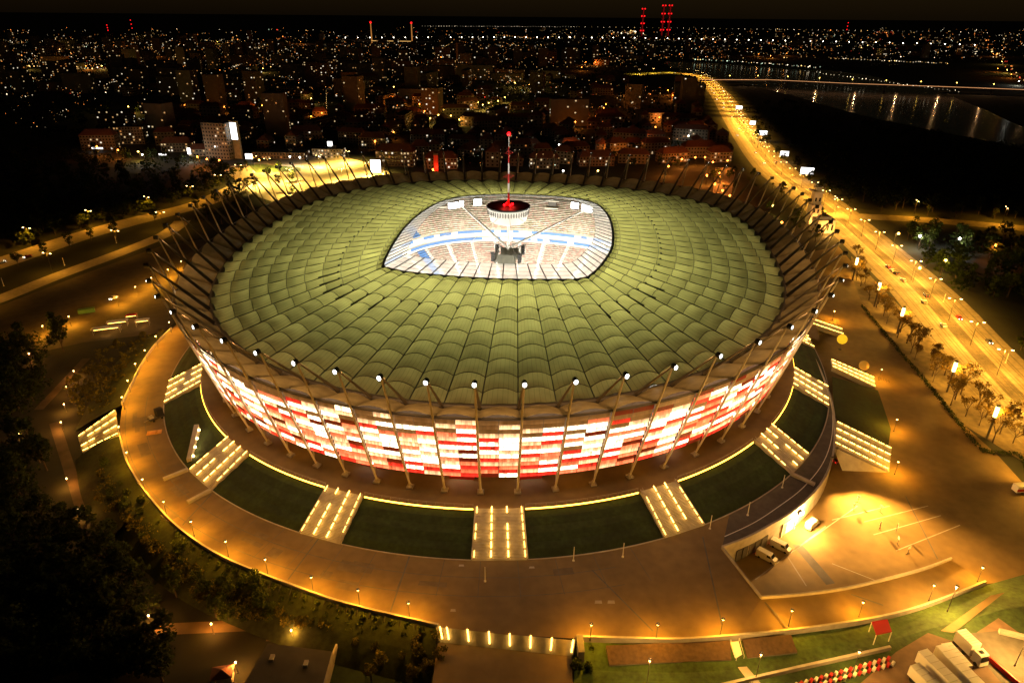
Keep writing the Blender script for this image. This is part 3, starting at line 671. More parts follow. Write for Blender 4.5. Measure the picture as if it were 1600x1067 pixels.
for i, m_ in ((43.0, 'blue'),):
    for w0, z0, w1, z1, rows in ((0, -10.5, .4, 2, 18), (.44, 8.6, .97, 22.5, 22)):
        mb = MB()
        for r in range(rows):
            wa, wb = lerp(w0, w1, r/rows), lerp(w0, w1, (r+1)/rows); za, zb = lerp(z0, z1, r/rows)+.09, lerp(z0, z1, (r+1)/rows)+.09; d = .42
            mb.strip([bowl(i-d, wa, zb), bowl(i+d, wa, zb)], [bowl(i-d, wb, zb), bowl(i+d, wb, zb)]); mb.strip([bowl(i-d, wa, za), bowl(i+d, wa, za)], [bowl(i-d, wa, zb), bowl(i+d, wa, zb)])
        mb.build('blue_seat_block', M[m_], ST)
for i in (30.0, 32.4, 37.4, 40.0, 27.6):
    a = bowl(i, .80, 18.6); n_ = (bowl(i, .4, 0)-bowl(i, .9, 0)).normalized(); rz = math.atan2(n_.y, n_.x)
    mb = MB(); mb.box(a+n_*1.2+Vector((0, 0, .4)), (4, 4.6, 2.6), rz); vo = mb.build('entry_portal', M['darkconc'], ST)
    mb = MB(); mb.box(a+n_*1.2+Vector((0, 0, 2.0)), (4.4, 7.5, .5), rz); mb.box(a+n_*5.2-Vector((0, 0, 1.6)), (2.2, 8, .8), rz); mb.build('portal_frame', M['cream'], vo)
# floodlight banks under the far roof edge and the lamps that light the bowl
for i, n_ in ((40.6, 3), (38.6, 1), (26.6, 2), (28.4, 1)):
    for q in range(n_):
        a = inn(i+q*0.5, INZ-2.2, 0.97); d = (Vector((0, -20, 0))-a); rz = math.atan2(d.y, d.x)
        mb = MB(); mb.box(a, (1.2, 4.0, 3.0), rz); fo = mb.build('floodlight', M['darksteel'], ST)
        mb = MB(); mb.box(a+d.normalized()*0.7, (.2, 3.8, 2.8), rz); mb.build('lamp_face', M['flood'], fo)
BOWL_P = 23500
for k in range(24):
    point(inn(k*3+1.5, 10.0, 0.96), BOWL_P, (1.0, 0.94, 0.80), 1.2, ST)
for k in range(24):
    point(inn(k*3, 0.0, 1.0).lerp(off(k*3, RI, 0.0), 0.40)+Vector((0, 0, 17)), BOWL_P*0.10, (1.0, 0.95, 0.78), 1.5, ST)

# the suspended spire and the video cube
SP = thing('spire', 'red and white spire with white drum hung over the arena', 'spire', (0, 0, 38))
mb = MB(); mb.smooth = False; mb.lathe((0, 0, 0), [(.1, 0), (6.9, 0), (7.8, 0.6), (9.2, 6.4)], 48); mb.build('drum', M['white'], SP)
mb = MB(); mb.lathe((0, 0, 0), [(9.3, 6.2), (9.45, 6.6), (9.3, 7.0), (2.0, 6.8), (.1, 6.8)], 48); mb.build('drum_roof', M['black'], SP)
fin = MB(); fin.box((8.95, 0, 4.6), (0.12, .32, 2.0)); fmm = fin.data('louvre', M['darksteel'])
for k in range(48): inst('louvre', fmm, SP, (0, 0, 0), 2*math.pi*k/48)
z = 6.8
for k, (zz, r, mkey) in enumerate([(12.5, .8, 'red'), (16.5, .72, 'white'), (18.4, .68, 'red'), (20.3, .66, 'red'), (24.8, .58, 'white'), (28.2, .5, 'red'), (31.5, .42, 'red'), (35.8, .32, 'white')]):
    mb = MB(); mb.tube((0, 0, z), (0, 0, zz), r*.62, r*.58, 12); mb.build('mast_section', M[mkey], SP); z = zz
for zz, rr in ((19.0, 2.6), (28.6, 2.0)):
    mb = MB()
    for q in range(4):
        a = q*math.pi/2+.5; mb.tube((0, 0, zz), (rr*math.cos(a), rr*math.sin(a), zz+.2), .09, n=4); mb.tube((rr*math.cos(a), rr*math.sin(a), zz+.2), (0, 0, zz+1.6), .07, n=4)
    mb.build('spreader', M['red'], SP)
mb = MB(); mb.smooth = True; mb.ball((0, 0, 36.6), .75, 12, 8); mb.build('beacon', M['redlamp'], SP)
mb = MB(); mb.lathe((0, 0, 0), [(.5, 6.85), (1.4, 6.85), (1.2, 7.6), (.8, 7.9)], 12); mb.build('mast_foot', M['red'], SP)
for q in range(4):
    a = q*math.pi/2+.4; mb = MB(); mb.smooth = True; mb.ball((1.9*math.cos(a), 1.9*math.sin(a), 7.4), .5, 8, 5); mb.build('red_lamp', M['redlamp'], SP)
    point((2.4*math.cos(a), 2.4*math.sin(a), 9.0), 260, (1.0, .05, .03), .3, SP)
mb = MB(); mb.tube((0, 0, 0), (0, 0, -13), .7, .6, 12); mb.build('lower_shaft', M['white'], SP)
for i in (40.9, 26.2):
    mb = MB(); e = inn(i, INZ-1.0, .98)-Vector((0, 0, 38)); mb.tube((0, 0, -12), e, .55, .45, 6); mb.build('stay_cable', M['white'], SP)
for i in range(0, 72, 6):
    mb = MB(); e = inn(i, INZ+.2, 1.0)-Vector((0, 0, 38)); mb.tube((0, 0, 5.0), e, .10, n=4); mb.build('roof_stay', M['steel'], SP)
VC = thing('video_cube', 'dark video screens hung below the spire over the arena', 'screen', (0, 0, 20))
for q in range(4):
    a = q*math.pi/2+math.radians(-8)-math.pi/2; d = Vector((math.cos(a), math.sin(a), 0)); tn = Vector((-d.y, d.x, 0))
    mb = MB(); mb.box(d*5.2+Vector((0, 0, 2)), (.4, 8.2, 5.0), a); so = mb.build('screen', mat('unlit_screen_%d' % q, (.10, .10, .07), .5), VC)
    mb = MB()
    for s in (-1, 1):
        mb.tube(d*5.2+tn*4.2*s+Vector((0, 0, -.6)), d*6.6+tn*7.2*s+Vector((0, 0, 6)), .14, n=4); mb.tube(d*6.6+tn*7.2*s+Vector((0, 0, 6)), d*2+tn*2*s+Vector((0, 0, 5)), .12, n=4)
        mb.tube(d*5.2+tn*4.2*s+Vector((0, 0, 4.6)), d*6.2+tn*6.4*s+Vector((0, 0, 4)), .12, n=4)
    mb.build('support_truss', M['darksteel'], VC)
    mb = MB()
    for s in (-1, 1):
        for h in range(4): mb.box(d*6.2+tn*5.6*s+Vector((0, 0, 2+h)), (1.0, 1.3, .8), a)
    mb.build('loudspeaker', M['black'], VC)
# ------------------------------------------------------------------ steps with lit handrails
def steps4(tl, tr, bl, br, n, name, label, cat='steps', rails=(0, .33, .67, 1.0), tubes=6, group=None, tube_len=0.72, skip=()):
    """a flight of steps from the edge tl-tr down to bl-br"""
    root = thing(name, label, cat, (0, 0, 0), 0, group)
    mb = MB()
    for k in range(n):
        a0, a1 = tl.lerp(bl, k/n), tr.lerp(br, k/n); b0, b1 = tl.lerp(bl, (k+1)/n), tr.lerp(br, (k+1)/n)
        z = a0.z-0.02; zb = b0.z-0.02
        q = [Vector((a0.x, a0.y, z)), Vector((a1.x, a1.y, z)), Vector((b1.x, b1.y, z)), Vector((b0.x, b0.y, z))]
        mb.poly(list(reversed(q))); mb.poly([q[3], q[2], Vector((b1.x, b1.y, zb)), Vector((b0.x, b0.y, zb))][::-1])
    mb.build('tread', M['step'], root)
    for s, (t, b) in enumerate(((tl, bl), (tr, br))):
        mb = MB(); w = (tr-tl).normalized()*(0.3 if s else -0.3); dn = Vector((0, 0, -1.5)); up = Vector((0, 0, .45))
        mb.hexa([t+dn, b+dn, b+w+dn, t+w+dn], [t+up, b+up, b+w+up, t+w+up]); mb.build('side_wall', M['concrete'], root)
    for ri, u in enumerate(rails):
        t, b = tl.lerp(tr, lerp(.03, .97, u)), bl.lerp(br, lerp(.03, .97, u)); up = Vector((0, 0, .95))
        mb = MB(); mb.tube(t+up, b+up, 0.05, n=4)
        for q in range(5): c = t.lerp(b, (q+.1)/4.2); mb.tube(c, c+up, .04, n=4)
        ro = mb.build('handrail', M['steel'], root)
        for q in range(tubes):
            if (ri, q) in skip: continue
            a, c = t.lerp(b, (q+(1-tube_len)/2)/tubes), t.lerp(b, (q+(1+tube_len)/2)/tubes); mb = MB()
            r = .17 if 0 < u < 1 else .11
            mb.tube(a+Vector((0, 0, .78)), c+Vector((0, 0, .78)), r, n=5); mb.build('light_tube', M['led'], ro)
    return root
sl = {-0.5: 'lit steps in the middle of the front, below the facade', -4.65: 'lit steps left of the centre steps', 3.45: 'lit steps right of the centre steps',
      -8.55: 'lit steps at the left bend of the podium', 7.15: 'lit steps at the right bend above the dark ring road', -13.0: 'lit steps on the far left of the podium', 10.75: 'lit steps high on the right beside the bright wall', 14.8: 'lit steps half hidden behind the right facade edge'}
sr = random.Random(4)
for c, h in STAIRS:
    skip = {(r, q) for r in range(4) for q in range(6) if sr.random() < 0.12}
    steps4(off(c-h, EO+.2, 0), off(c+h, EO+.2, 0), off(c-h, LO-.4, PZ), off(c+h, LO-.4, PZ), 36, 'staircase', sl[c], skip=skip)
# outer flights down to the street level
steps4(B(1307, 660, PZ), B(1303, 694, PZ), B(1393, 702, GZ), B(1389, 737, GZ), 30, 'staircase', 'lit steps dropping from the ring road to the brown forecourt', rails=(0, .33, .67, 1), tubes=8)
steps4(B(1298, 563, PZ), B(1300, 574, PZ), B(1366, 592, GZ), B(1368, 606, GZ), 30, 'staircase', 'narrow lit steps beside the dim balloon', rails=(0, .5, 1), tubes=8)
steps4(B(1266, 499, PZ), B(1268, 507, PZ), B(1316, 516, GZ), B(1318, 524, GZ), 24, 'staircase', 'narrow lit steps leading to the bright balloon', rails=(0, 1), tubes=8)
steps4(B(186, 680, PZ), B(181, 642, PZ), B(129, 708, GZ), B(122, 684, GZ), 30, 'staircase', 'lit steps falling from the plaza edge into the dark park', rails=(0, .33, .67, 1), tubes=5, skip={(1, 2), (2, 4)})
lowst = steps4(B(683, 979, PZ), B(897, 1000, PZ), B(688, 1003, -7.8), B(893, 1025, -7.8), 18, 'staircase', 'broad lit steps at the bottom edge of the plaza', rails=(0.0, .09, .26, .44, .62, .80, .98, 1.16)[:0], tubes=1)
for k in range(8):
    u = [.02, .075, .24, .41, .575, .74, .905, 1.07][k]*0.93
    t, b = B(683, 979, PZ).lerp(B(897, 1000, PZ), u), B(688, 1003, -7.8).lerp(B(893, 1025, -7.8), u); up = Vector((0, 0, .9))
    mb = MB(); mb.tube(t+up, b+up, .05, n=4); mb.tube(t, t+up, .05, n=4); mb.tube(b, b+up, .05, n=4); ro = mb.build('handrail', M['steel'], lowst)
    mb = MB(); mb.tube(t.lerp(b, .1)+up*.8, t.lerp(b, .9)+up*.8, .16, n=5); mb.build('light_tube', M['led'], ro)
mb = MB(); a, b = B(897, 998, PZ), B(893, 1026, -7.8); mb.boxz(a.x+1.2, a.y-2, GZ, PZ+1.0, 1.4, 4.5); tag(mb.build('stair_end_wall', M['darkconc']), 'dark end wall at the right of the lower steps', 'wall')

# light strips along the esplanade edge
esp = bpy.data.objects['esplanade']
for k, (a, b) in enumerate(segs):
    if b-a > 20: continue
    n = max(3, int((b-a)*4)); ii = [lerp(a+.05, b-.05, j/n) for j in range(n+1)]; mb = MB()
    mb.strip([off(i, EO-.10, -.55) for i in ii], [off(i, EO-.14, -.2) for i in ii]); mb.strip([off(i, EO-.14, -.2) for i in ii], [off(i, EO+.08, -.1) for i in ii])
    mb.build('light_strip', M['ledstrip'], esp)
    mb = MB(); mb.path([off(i, EO+.35, 1.0) for i in ii], .04, 4); mb.path([off(i, EO+.35, .55) for i in ii], .03, 4)
    for i in ii: mb.tube(off(i, EO+.35, 0), off(i, EO+.35, 1.0), .04, n=4)
    mb.build('railing', M['steel'], esp)

# ------------------------------------------------------------------ walls round the plaza
def wall(pts, h, th, name, m, label, cat='wall', z0=None, cap=None, group=None):
    mb = MB()
    for a, b in zip(pts[:-1], pts[1:]):
        d = (b-a); d.z = 0; d.normalize(); n_ = Vector((-d.y, d.x, 0))*th/2
        za = Vector((0, 0, (z0-a.z) if z0 is not None else 0)); zb = Vector((0, 0, (z0-b.z) if z0 is not None else 0))
        mb.hexa([a-n_+za, b-n_+zb, b+n_+zb, a+n_+za], [a-n_+Vector((0, 0, h)), b-n_+Vector((0, 0, h)), b+n_+Vector((0, 0, h)), a+n_+Vector((0, 0, h))])
    o = mb.build(name, m); tag(o, label, cat, group)
    if cap:
        mb = MB(); mb.path([p+Vector((0, 0, h+.05)) for p in pts], cap, 6); mb.build('coping', M['concrete'], o)
    return o
def curve_px(px, z, n=5):
    pts = [B(x, y, z) if not isinstance(z, (list, tuple)) else B(x, y, z[k]) for k, (x, y) in enumerate(px)]; P = []
    for k in range(len(pts)-1):
        p0 = pts[max(k-1, 0)]; p1 = pts[k]; p2 = pts[k+1]; p3 = pts[min(k+2, len(pts)-1)]
        for j in range(n):
            t = j/n; P.append(0.5*((2*p1)+(-p0+p2)*t+(2*p0-5*p1+4*p2-p3)*t*t+(-p0+3*p1-3*p2+p3)*t**3))
    return P+[pts[-1]]
eb = GZ+0.0
wall(curve_px(edge_px[0:5], PZ), 0.9, .5, 'parapet_wall', M['concrete'], 'pale parapet climbing the left side of the plaza', z0=GZ)
wall(curve_px(edge_px[5:9], PZ), 0.9, .5, 'parapet_wall', M['concrete'], 'pale parapet below the left outer steps', z0=GZ)
wall(curve_px(edge_px[8:14], PZ), 0.9, .5, 'parapet_wall', M['concrete'], 'long pale parapet above the planted slope, lower left', z0=GZ)
wall(curve_px(edge_px[15:19], PZ), 0.9, .5, 'parapet_wall', M['concrete'], 'pale parapet above the ribbed decks at the bottom', z0=GZ)
wall(curve_px([(1150, 995), (1233, 987), (1359, 969), (1443, 948), (1539, 911)], [PZ, -7.0, -8.6, -10.0, -11.6]), 0.9, .5, 'parapet_wall', M['concrete'], 'pale parapet on the outer side of the curved ramp', z0=GZ-.1)
wall(curve_px([(1189, 935), (1260, 929), (1333, 918), (1433, 893), (1486, 874)], [PZ, -7.0, -8.2, -10.4, -11.7]), 0.8, .4, 'parapet_wall', M['concrete'], 'pale parapet between the curved ramp and the yard', z0=GZ)
wall([B(1189, 935, PZ), B(1128, 857, PZ)], 0.8, .4, 'retaining_wall', M['concrete'], 'straight retaining wall at the left of the sunken yard', z0=GZ)
ring_wall = wall(curve_px(edge_px[20:], PZ), 0.9, .6, 'retaining_wall', M['concrete'], 'tall curved wall carrying the dark ring road above the yard', z0=GZ)
# ramp sheet and ring road
Lr = curve_px([(1189, 935), (1260, 929), (1333, 918), (1433, 893), (1486, 874)], [PZ+.01, -7.0, -8.2, -10.4, -11.7]); Rr = curve_px([(1150, 995), (1233, 987), (1359, 969), (1443, 948), (1539, 911)], [PZ+.01, -7.0, -8.6, -10.0, -11.6])
g = MB(); g.strip(Rr, Lr); struct('ramp', g, M['plaza'], label='curved brown ramp between the yard and the grass bank', cat='ramp')
g = MB(); rr_out = curve_px(edge_px[20:], PZ+.015)
ri_ = [off(lerp(4.55, 14.5, k/(len(rr_out)-1)), LO-.5, PZ+.015) for k in range(len(rr_out))]
g.strip(rr_out, ri_); ring_o = struct('road', g, M['asphalt'], label='dark ring road on top of the curved yard wall', cat='road')
mb = MB(); mid = [a.lerp(b, .35) for a, b in zip(rr_out, ri_)]
for a, b in zip(mid[:-1], mid[1:]):
    d = (b-a).normalized(); n_ = Vector((-d.y, d.x, 0))*.12; u = Vector((0, 0, .01)); mb.mesh([a-n_+u, b-n_+u, b+n_+u, a+n_+u], [(0, 1, 2, 3)])
mb.build('edge_line', M['white'], ring_o)
# sloping lawn between the outer flights
g = MB(); g.poly([B(1300, 588, PZ), B(1304, 652, PZ), B(1388, 697, GZ+.06), B(1392, 670, GZ+.06), B(1372, 610, GZ+.06)]); struct('lawn', g, M['lawn'], label='dark lawn wedge between the two outer right flights', cat='lawn')
g = MB(); g.poly([B(1301, 697, PZ), B(1316, 735, GZ+.07), B(1386, 738, GZ+.07)]); struct('pavement', g, M['concrete'], label='pale paved triangle under the outer right flight', cat='pavement')
# pale kerb walls flanking the left and right bend steps
for (a, b), lb in [(((988/3.0, 0), (0, 0)), None)][:0]: pass
for i_, lb in [(-8.55-.55, 'short pale wall left of the left bend steps'), (-8.55+.55, 'short pale wall right of the left bend steps'), (7.15-.5, 'short pale wall below the right bend steps')]:
    wall([off(i_, LO-.6, PZ), off(i_, LO-7.5, PZ)], .9, 1.0, 'low_wall', M['concrete'], lb)
wall([B(308, 668, -1), B(296, 722, -5.5)], 1.2, 1.4, 'ramp_wall', M['concrete'], 'slanting pale ramp wall with round lamps, left bend', z0=GZ)
RW = bpy.data.objects['ramp_wall']
for k in range(4):
    p_ = B(308, 668, -1).lerp(B(296, 722, -5.5), (k+.5)/4)+Vector((1.0, 0, .7)); mb = MB(); mb.smooth = True; mb.ball(p_, .42, 8, 5); mb.build('wall_lamp', M['bulb'], RW); point(p_+Vector((.6, 0, .4)), 160, (1, .55, .18), .3, RW)

# banks outside the parapet
def bank(px, outw, label, m=M['bankgrass'], zt=PZ):
    P = curve_px(px, zt); C0 = Vector((0, 0, 0)); Q = []
    for p_ in P:
        d = Vector((p_.x, p_.y, 0)).normalized(); Q.append(Vector((p_.x, p_.y, GZ+.02))+d*outw)
    g = MB(); rows = [[a.lerp(b, t)+Vector((0, 0, .5*math.sin(math.pi*t))) for a, b in zip(P, Q)] for t in (0, .25, .5, .75, 1)]
    for r in range(4): g.strip(rows[r+1], rows[r])
    return struct('bank', g, m, label=label, cat='bank')
bank(edge_px[0:5], 16, 'overgrown green bank outside the upper left parapet')
bank(edge_px[5:9], 14, 'dark planted bank below the left outer steps')
bank(edge_px[8:14], 11, 'planted slope with dark posts under the long parapet')

# planted slope: dark posts with hedge strips between
gw = thing('trellis', 'row of dark slanting posts holding hedge strips below the parapet', 'trellis')
cp = curve_px([(278, 825), (350, 873), (415, 902), (480, 925), (560, 950), (685, 979)], PZ, 12)
leafq = random.Random(5)
def clump(mb, c, r, n, size, flat=1.0, R=leafq):
    for _ in range(n):
        while True:
            v = Vector((R.uniform(-1, 1), R.uniform(-1, 1), R.uniform(-1, 1)))
            if 0.15 < v.length < 1: break
        p_ = Vector(c)+Vector((v.x*r, v.y*r, v.z*r*flat)); s = size*R.uniform(.6, 1.4)
        a = Vector((R.uniform(-1, 1), R.uniform(-1, 1), R.uniform(-.6, .6))).normalized(); b = a.cross(Vector((R.uniform(-1, 1), R.uniform(-1, 1), R.uniform(-1, 1)))).normalized()
        mb.mesh([p_-a*s-b*s*.6, p_+a*s-b*s*.6, p_+a*s*.7+b*s*.7, p_-a*s*.7+b*s*.7], [(0, 1, 2, 3)])
acc = 0.0; last = None; pk = []
for a in cp:
    if last is None or (a-last).length > 2.3: pk.append(a); last = a
for a, b in zip(pk[:-1], pk[1:]):
    d = Vector((a.x, a.y, 0)).normalized(); mb = MB(); mb.tube(a+d*.4+Vector((0, 0, .2)), a+d*7+Vector((0, 0, -5.2)), .16, n=5); mb.build('post', M['black'], gw)
    mb = MB(); m_ = a.lerp(b, .5)
    for t in (0.1, .3, .5, .7, .9): clump(mb, m_+d*(.5+7*t)+Vector((0, 0, -5.4*t+.25)), 1.0, 26, .28, .5)
    mb.build('hedge', M['leaf'], gw)

# ------------------------------------------------------------------ lamps on the plaza
AMB = (1.0, 0.40, 0.02)
lpost = MB(); lpost.tube((0, 0, 0), (0, 0, 4.7), .09, .06, 6); lpost.tube((0, 0, 0), (0, 0, .4), .2, .2, 6); LPM = lpost.data('post', M['darksteel'])
lcap = MB(); lcap.lathe((0, 0, 0), [(.05, 5.35), (.42, 5.22), (.42, 5.15), (.05, 5.15)], 10); LCM = lcap.data('lamp_cap', M['darksteel'])
lgl = MB(); lgl.smooth = True; lgl.ball((0, 0, 4.95), .27, 10, 6); LGM = lgl.data('lamp_globe', M['bulb'])
def plaza_lamp(hx, hy, zg, label, power=6500, group='globe lamps round the plaza', h=4.95):
    p_ = B(hx, hy, zg+h); r = thing('street_lamp', label, 'lamp', (p_.x, p_.y, zg), 0, group)
    inst('post', LPM, r); inst('lamp_cap', LCM, r); inst('lamp_globe', LGM, r)
    point((0, 0, 4.55), power, AMB, .22, r)
    return r
for k, (x, y) in enumerate([(264, 503), (243, 525), (226, 547), (211, 568), (199, 594), (190, 620), (185, 666), (197, 706), (222, 748), (255, 783)]):
    plaza_lamp(x, y, PZ, 'globe lamp number %s up the left parapet, counted from the near end' % ['ten', 'nine', 'eight', 'seven', 'six', 'five', 'four', 'three', 'two', 'one'][k])
for k, (x, y) in enumerate([(298, 814), (352, 845), (414, 873), (486, 901), (559, 921), (638, 941)]):
    plaza_lamp(x, y, PZ, '%s globe lamp from the left along the parapet above the planted slope' % ['first', 'second', 'third', 'fourth', 'fifth', 'sixth'][k])
for k, (x, y) in enumerate([(924, 975), (1028, 975), (1130, 967)]):
    plaza_lamp(x, y, PZ, '%s globe lamp to the right of the lower steps' % ['first', 'second', 'third'][k])
for k, (x, y, z_) in enumerate([(1238, 953, -7.0), (1349, 940, -8.6), (1460, 914, -7.8), (1536, 886, -11.7)]):
    plaza_lamp(x, y, z_, '%s globe lamp up the curved ramp' % ['first', 'second', 'third', 'last'][k])
for (x, y), lb in zip([(1404, 721), (1402, 655), (1378, 577), (1304, 486)], ['globe lamp at the foot of the outer right flight', 'globe lamp right of the dark lawn wedge', 'globe lamp by the bicycles near the dim balloon', 'globe lamp above the bright balloon']):
    plaza_lamp(x, y, GZ, lb, 9000)
for k, (x, y) in enumerate([(66, 509), (107, 494), (182, 464), (211, 448), (236, 434), (262, 421), (283, 408)]):
    plaza_lamp(x, y, GZ, '%s globe lamp from the left across the brown paved field' % ['first', 'second', 'third', 'fourth', 'fifth', 'sixth', 'seventh'][k], 11000)

# tall glowing pillars along the verge
pp = MB(); pp.tube((0, 0, 0), (0, 0, 9.0), .38, .38, 8); PPM = pp.data('pillar_shaft', M['darksteel'])
pl = MB(); pl.tube((0, 0, 9.0), (0, 0, 13.0), .62, .62, 10); PLM = pl.data('pillar_light', M['pillarlamp'])
pc = MB(); pc.tube((0, 0, 13.0), (0, 0, 13.7), .7, .6, 10); PCM = pc.data('pillar_cap', M['darksteel'])
for k, (x, y) in enumerate([(1339, 408), (1374, 447), (1411, 487), (1492, 573), (1557, 643), (1625, 715)]):
    p_ = B(x, y, GZ+11); r = thing('pillar_lamp', '%s tall glowing pillar lamp on the verge, counted from the far end' % ['first', 'second', 'third', 'fourth', 'fifth', 'sixth'][k], 'lamp', (p_.x, p_.y, GZ), 0, 'pillar lamps along the verge')
    inst('pillar_shaft', PPM, r); inst('pillar_light', PLM, r); inst('pillar_cap', PCM, r); point((0.9, 0, 11.0), 30000, (1, .47, .05), .6, r)
# road lamps: tall arms down the middle and sides
ra = MB(); ra.tube((0, 0, 0), (0, 0, 11), .13, .08, 6); ra.tube((0, 0, 11), (2.2, 0, 11.5), .07, .05, 5); ra.tube((0, 0, 11), (-2.2, 0, 11.5), .07, .05, 5); RAM = ra.data('lamp_mast', M['darksteel'])
rh = MB(); rh.box((2.5, 0, 11.45), (1.0, .4, .2)); RHM = rh.data('lamp_head', M['bulb'])
rh2 = MB(); rh2.box((-2.5, 0, 11.45), (1.0, .4, .2)); RHM2 = rh2.data('lamp_head', M['bulb'])
def road_lamp(p_, rz, power, col, label, group, z=GZ):
    r = thing('road_lamp', label, 'lamp', (p_.x, p_.y, z), rz, group); inst('lamp_mast', RAM, r); inst('lamp_head', RHM, r); inst('lamp_head', RHM2, r)
    point((0, 0, 11.0), power, col, .5, r, math.radians(156), (0, 0, 0), .3); return r
def along(P, step, start=0.0):
    acc = -start; res = []
    for a, b in zip(P[:-1], P[1:]):
        L = (b-a).length; t = (-acc) % step if acc >= 0 else -acc
        while t < L:
            res.append((a.lerp(b, t/L), (b-a).normalized())); t += step
        acc = (acc+L) % step if acc+L >= 0 else acc+L
    return res
GOLD = (1.0, .45, .045)
for k, (p_, d) in enumerate(along(ROAD, 28, 6)):
    dist = (p_-Vector(CAM)).length
    if dist > 1100 and k % 2: continue
    road_lamp(p_, math.atan2(d.y, d.x)+math.pi/2, 75000 if dist < 900 else 120000, GOLD, 'tall twin armed road lamp on the median of the riverside road', 'twin armed lamps down the riverside road')
for k, (p_, d) in enumerate(along(ROADC, 42, 10)):
    road_lamp(p_+Vector((-d.y, d.x, 0))*11, math.atan2(d.y, d.x)+math.pi/2, 17000, AMB, 'tall lamp beside the tree lined road, far left', 'lamps along the tree lined road')
for k, (p_, d) in enumerate(along(ROADB, 46, 10)):
    road_lamp(p_+Vector((-d.y, d.x, 0))*6.5, math.atan2(d.y, d.x)+math.pi/2, 11000, AMB, 'tall lamp beside the narrow amber road', 'lamps along the narrow amber road')
for k, (p_, d) in enumerate(along(ROADD, 55, 10)):
    road_lamp(p_+Vector((-d.y, d.x, 0))*9, math.atan2(d.y, d.x)+math.pi/2, 32000, AMB, 'tall lamp beside the crossing road on the right', 'lamps along the crossing road')
for k, (x, y) in enumerate([(420, 268), (455, 285), (500, 262), (535, 285), (575, 275), (600, 292), (470, 305), (400, 290), (545, 255)]):
    road_lamp(B(x, y), 0.3*k, 210000, (1, .60, .10), 'tall lamp on the bright yellow square behind the stadium', 'lamps on the yellow square')
# white poles on lawns and verge
po = MB(); po.tube((0, 0, 0), (0, 0, 4.6), .12, .09, 6); po.tube((0, 0, 0), (0, 0, .3), .3, .3, 6); POM = po.data('white_pole', M['white'])
for k, (x, y, z_, lb) in enumerate([(758, 908, PZ, 'white pole standing alone on the plaza'), (896, 876, PZ, 'white pole at the right lawn foot, left one'), (973, 870, PZ, 'white pole at the right lawn foot, right one'), (1168, 805, PZ, 'white pole on the dark ring road, middle one'), (1222, 762, PZ, 'white pole on the dark ring road, far one'), (1109, 826, PZ, 'white pole beside the right front steps'), (182, 380, GZ, 'white pole between the two left roads'), (101, 415, GZ, 'white pole beside the narrow amber road'), (6, 447, GZ, 'white pole at the left edge by the road'), (1474, 472, GZ, 'white pole on the grass right of the road'), (1571, 567, GZ, 'white pole at the right edge by the road')]):
    p_ = B(x, y, z_); o = bpy.data.objects.new('white_pole', POM); COL.objects.link(o); o.location = p_; tag(o, lb, 'pole', 'white poles')

# ------------------------------------------------------------------ yard below the curved wall
yl = thing('floodlight', 'white floodlight on the curved wall over the sunken yard', 'floodlight', B(1250, 800, -6.6))
mb = MB(); mb.box((0, 0, 0), (1.4, .8, .9), .6); mb.build('lamp_body', M['darksteel'], yl); mb = MB(); mb.box((.3, -.55, -.05), (1.3, .3, .8), .6); mb.build('lamp_face', M['flood'], yl)
point((1.5, -2.2, 0), 42000, (1, .5, .12), .5, yl)
for k, (x, y, ax, ay, pw, sz) in enumerate([(1308, 700, 1440, 862, 480000, 72), (1300, 715, 1350, 812, 150000, 80)]):
    fl = thing('floodlight', 'small floodlight on the parapet aimed across the yard, %s' % ['upper one', 'lower one'][k], 'floodlight', B(x, y, PZ+4)); tgt = B(ax, ay, GZ)-Vector(fl.location)
    mb = MB(); mb.tube((0, 0, -4), (0, 0, -.3), .1, .08, 6); mb.box((0, 0, 0), (.7, .5, .5), k*.3); mb.build('lamp_body', M['darksteel'], fl)
    point((.5, -.6, 0), pw, (1, .46, .08), .3, fl, math.radians(sz), tgt, 1.0)
wa, wb = B(1199, 825, PZ), B(1246, 796, PZ); d = (wb-wa).normalized(); rz = math.atan2(d.y, d.x); nn = Vector((d.y, -d.x, 0)); gc = wa.lerp(wb, .72)+nn*.55; gc.z = GZ
gt = thing('loading_gate', 'bright open loading gate in the curved yard wall', 'gate', gc, rz)
mb = MB(); mb.box((-3.0, 0, 2.1), (.5, .5, 4.2)); mb.box((3.0, 0, 2.1), (.5, .5, 4.2)); mb.box((0, 0, 4.4), (6.5, .5, .5)); mb.build('gate_frame', M['white'], gt); mb = MB(); mb.box((0, .1, 2.05), (5.4, .2, 4.0)); mb.build('lit_opening', emi('lit_gate', (1, .8, .5), 2.2), gt)
wa2 = B(1150, 849, PZ)
for k in range(5):
    q_ = wa2.lerp(wa, (k+.6)/5)+nn*.5; q_.z = GZ; mb = MB(); mb.box(gt.matrix_world.inverted() @ q_ + Vector((0, 0, 1.9)) if False else Matrix.Rotation(-rz, 3, 'Z') @ (q_-gc) + Vector((0, 0, 1.9)), (2.6, .25, 3.8)); mb.build('shutter', M['darksteel'], gt)
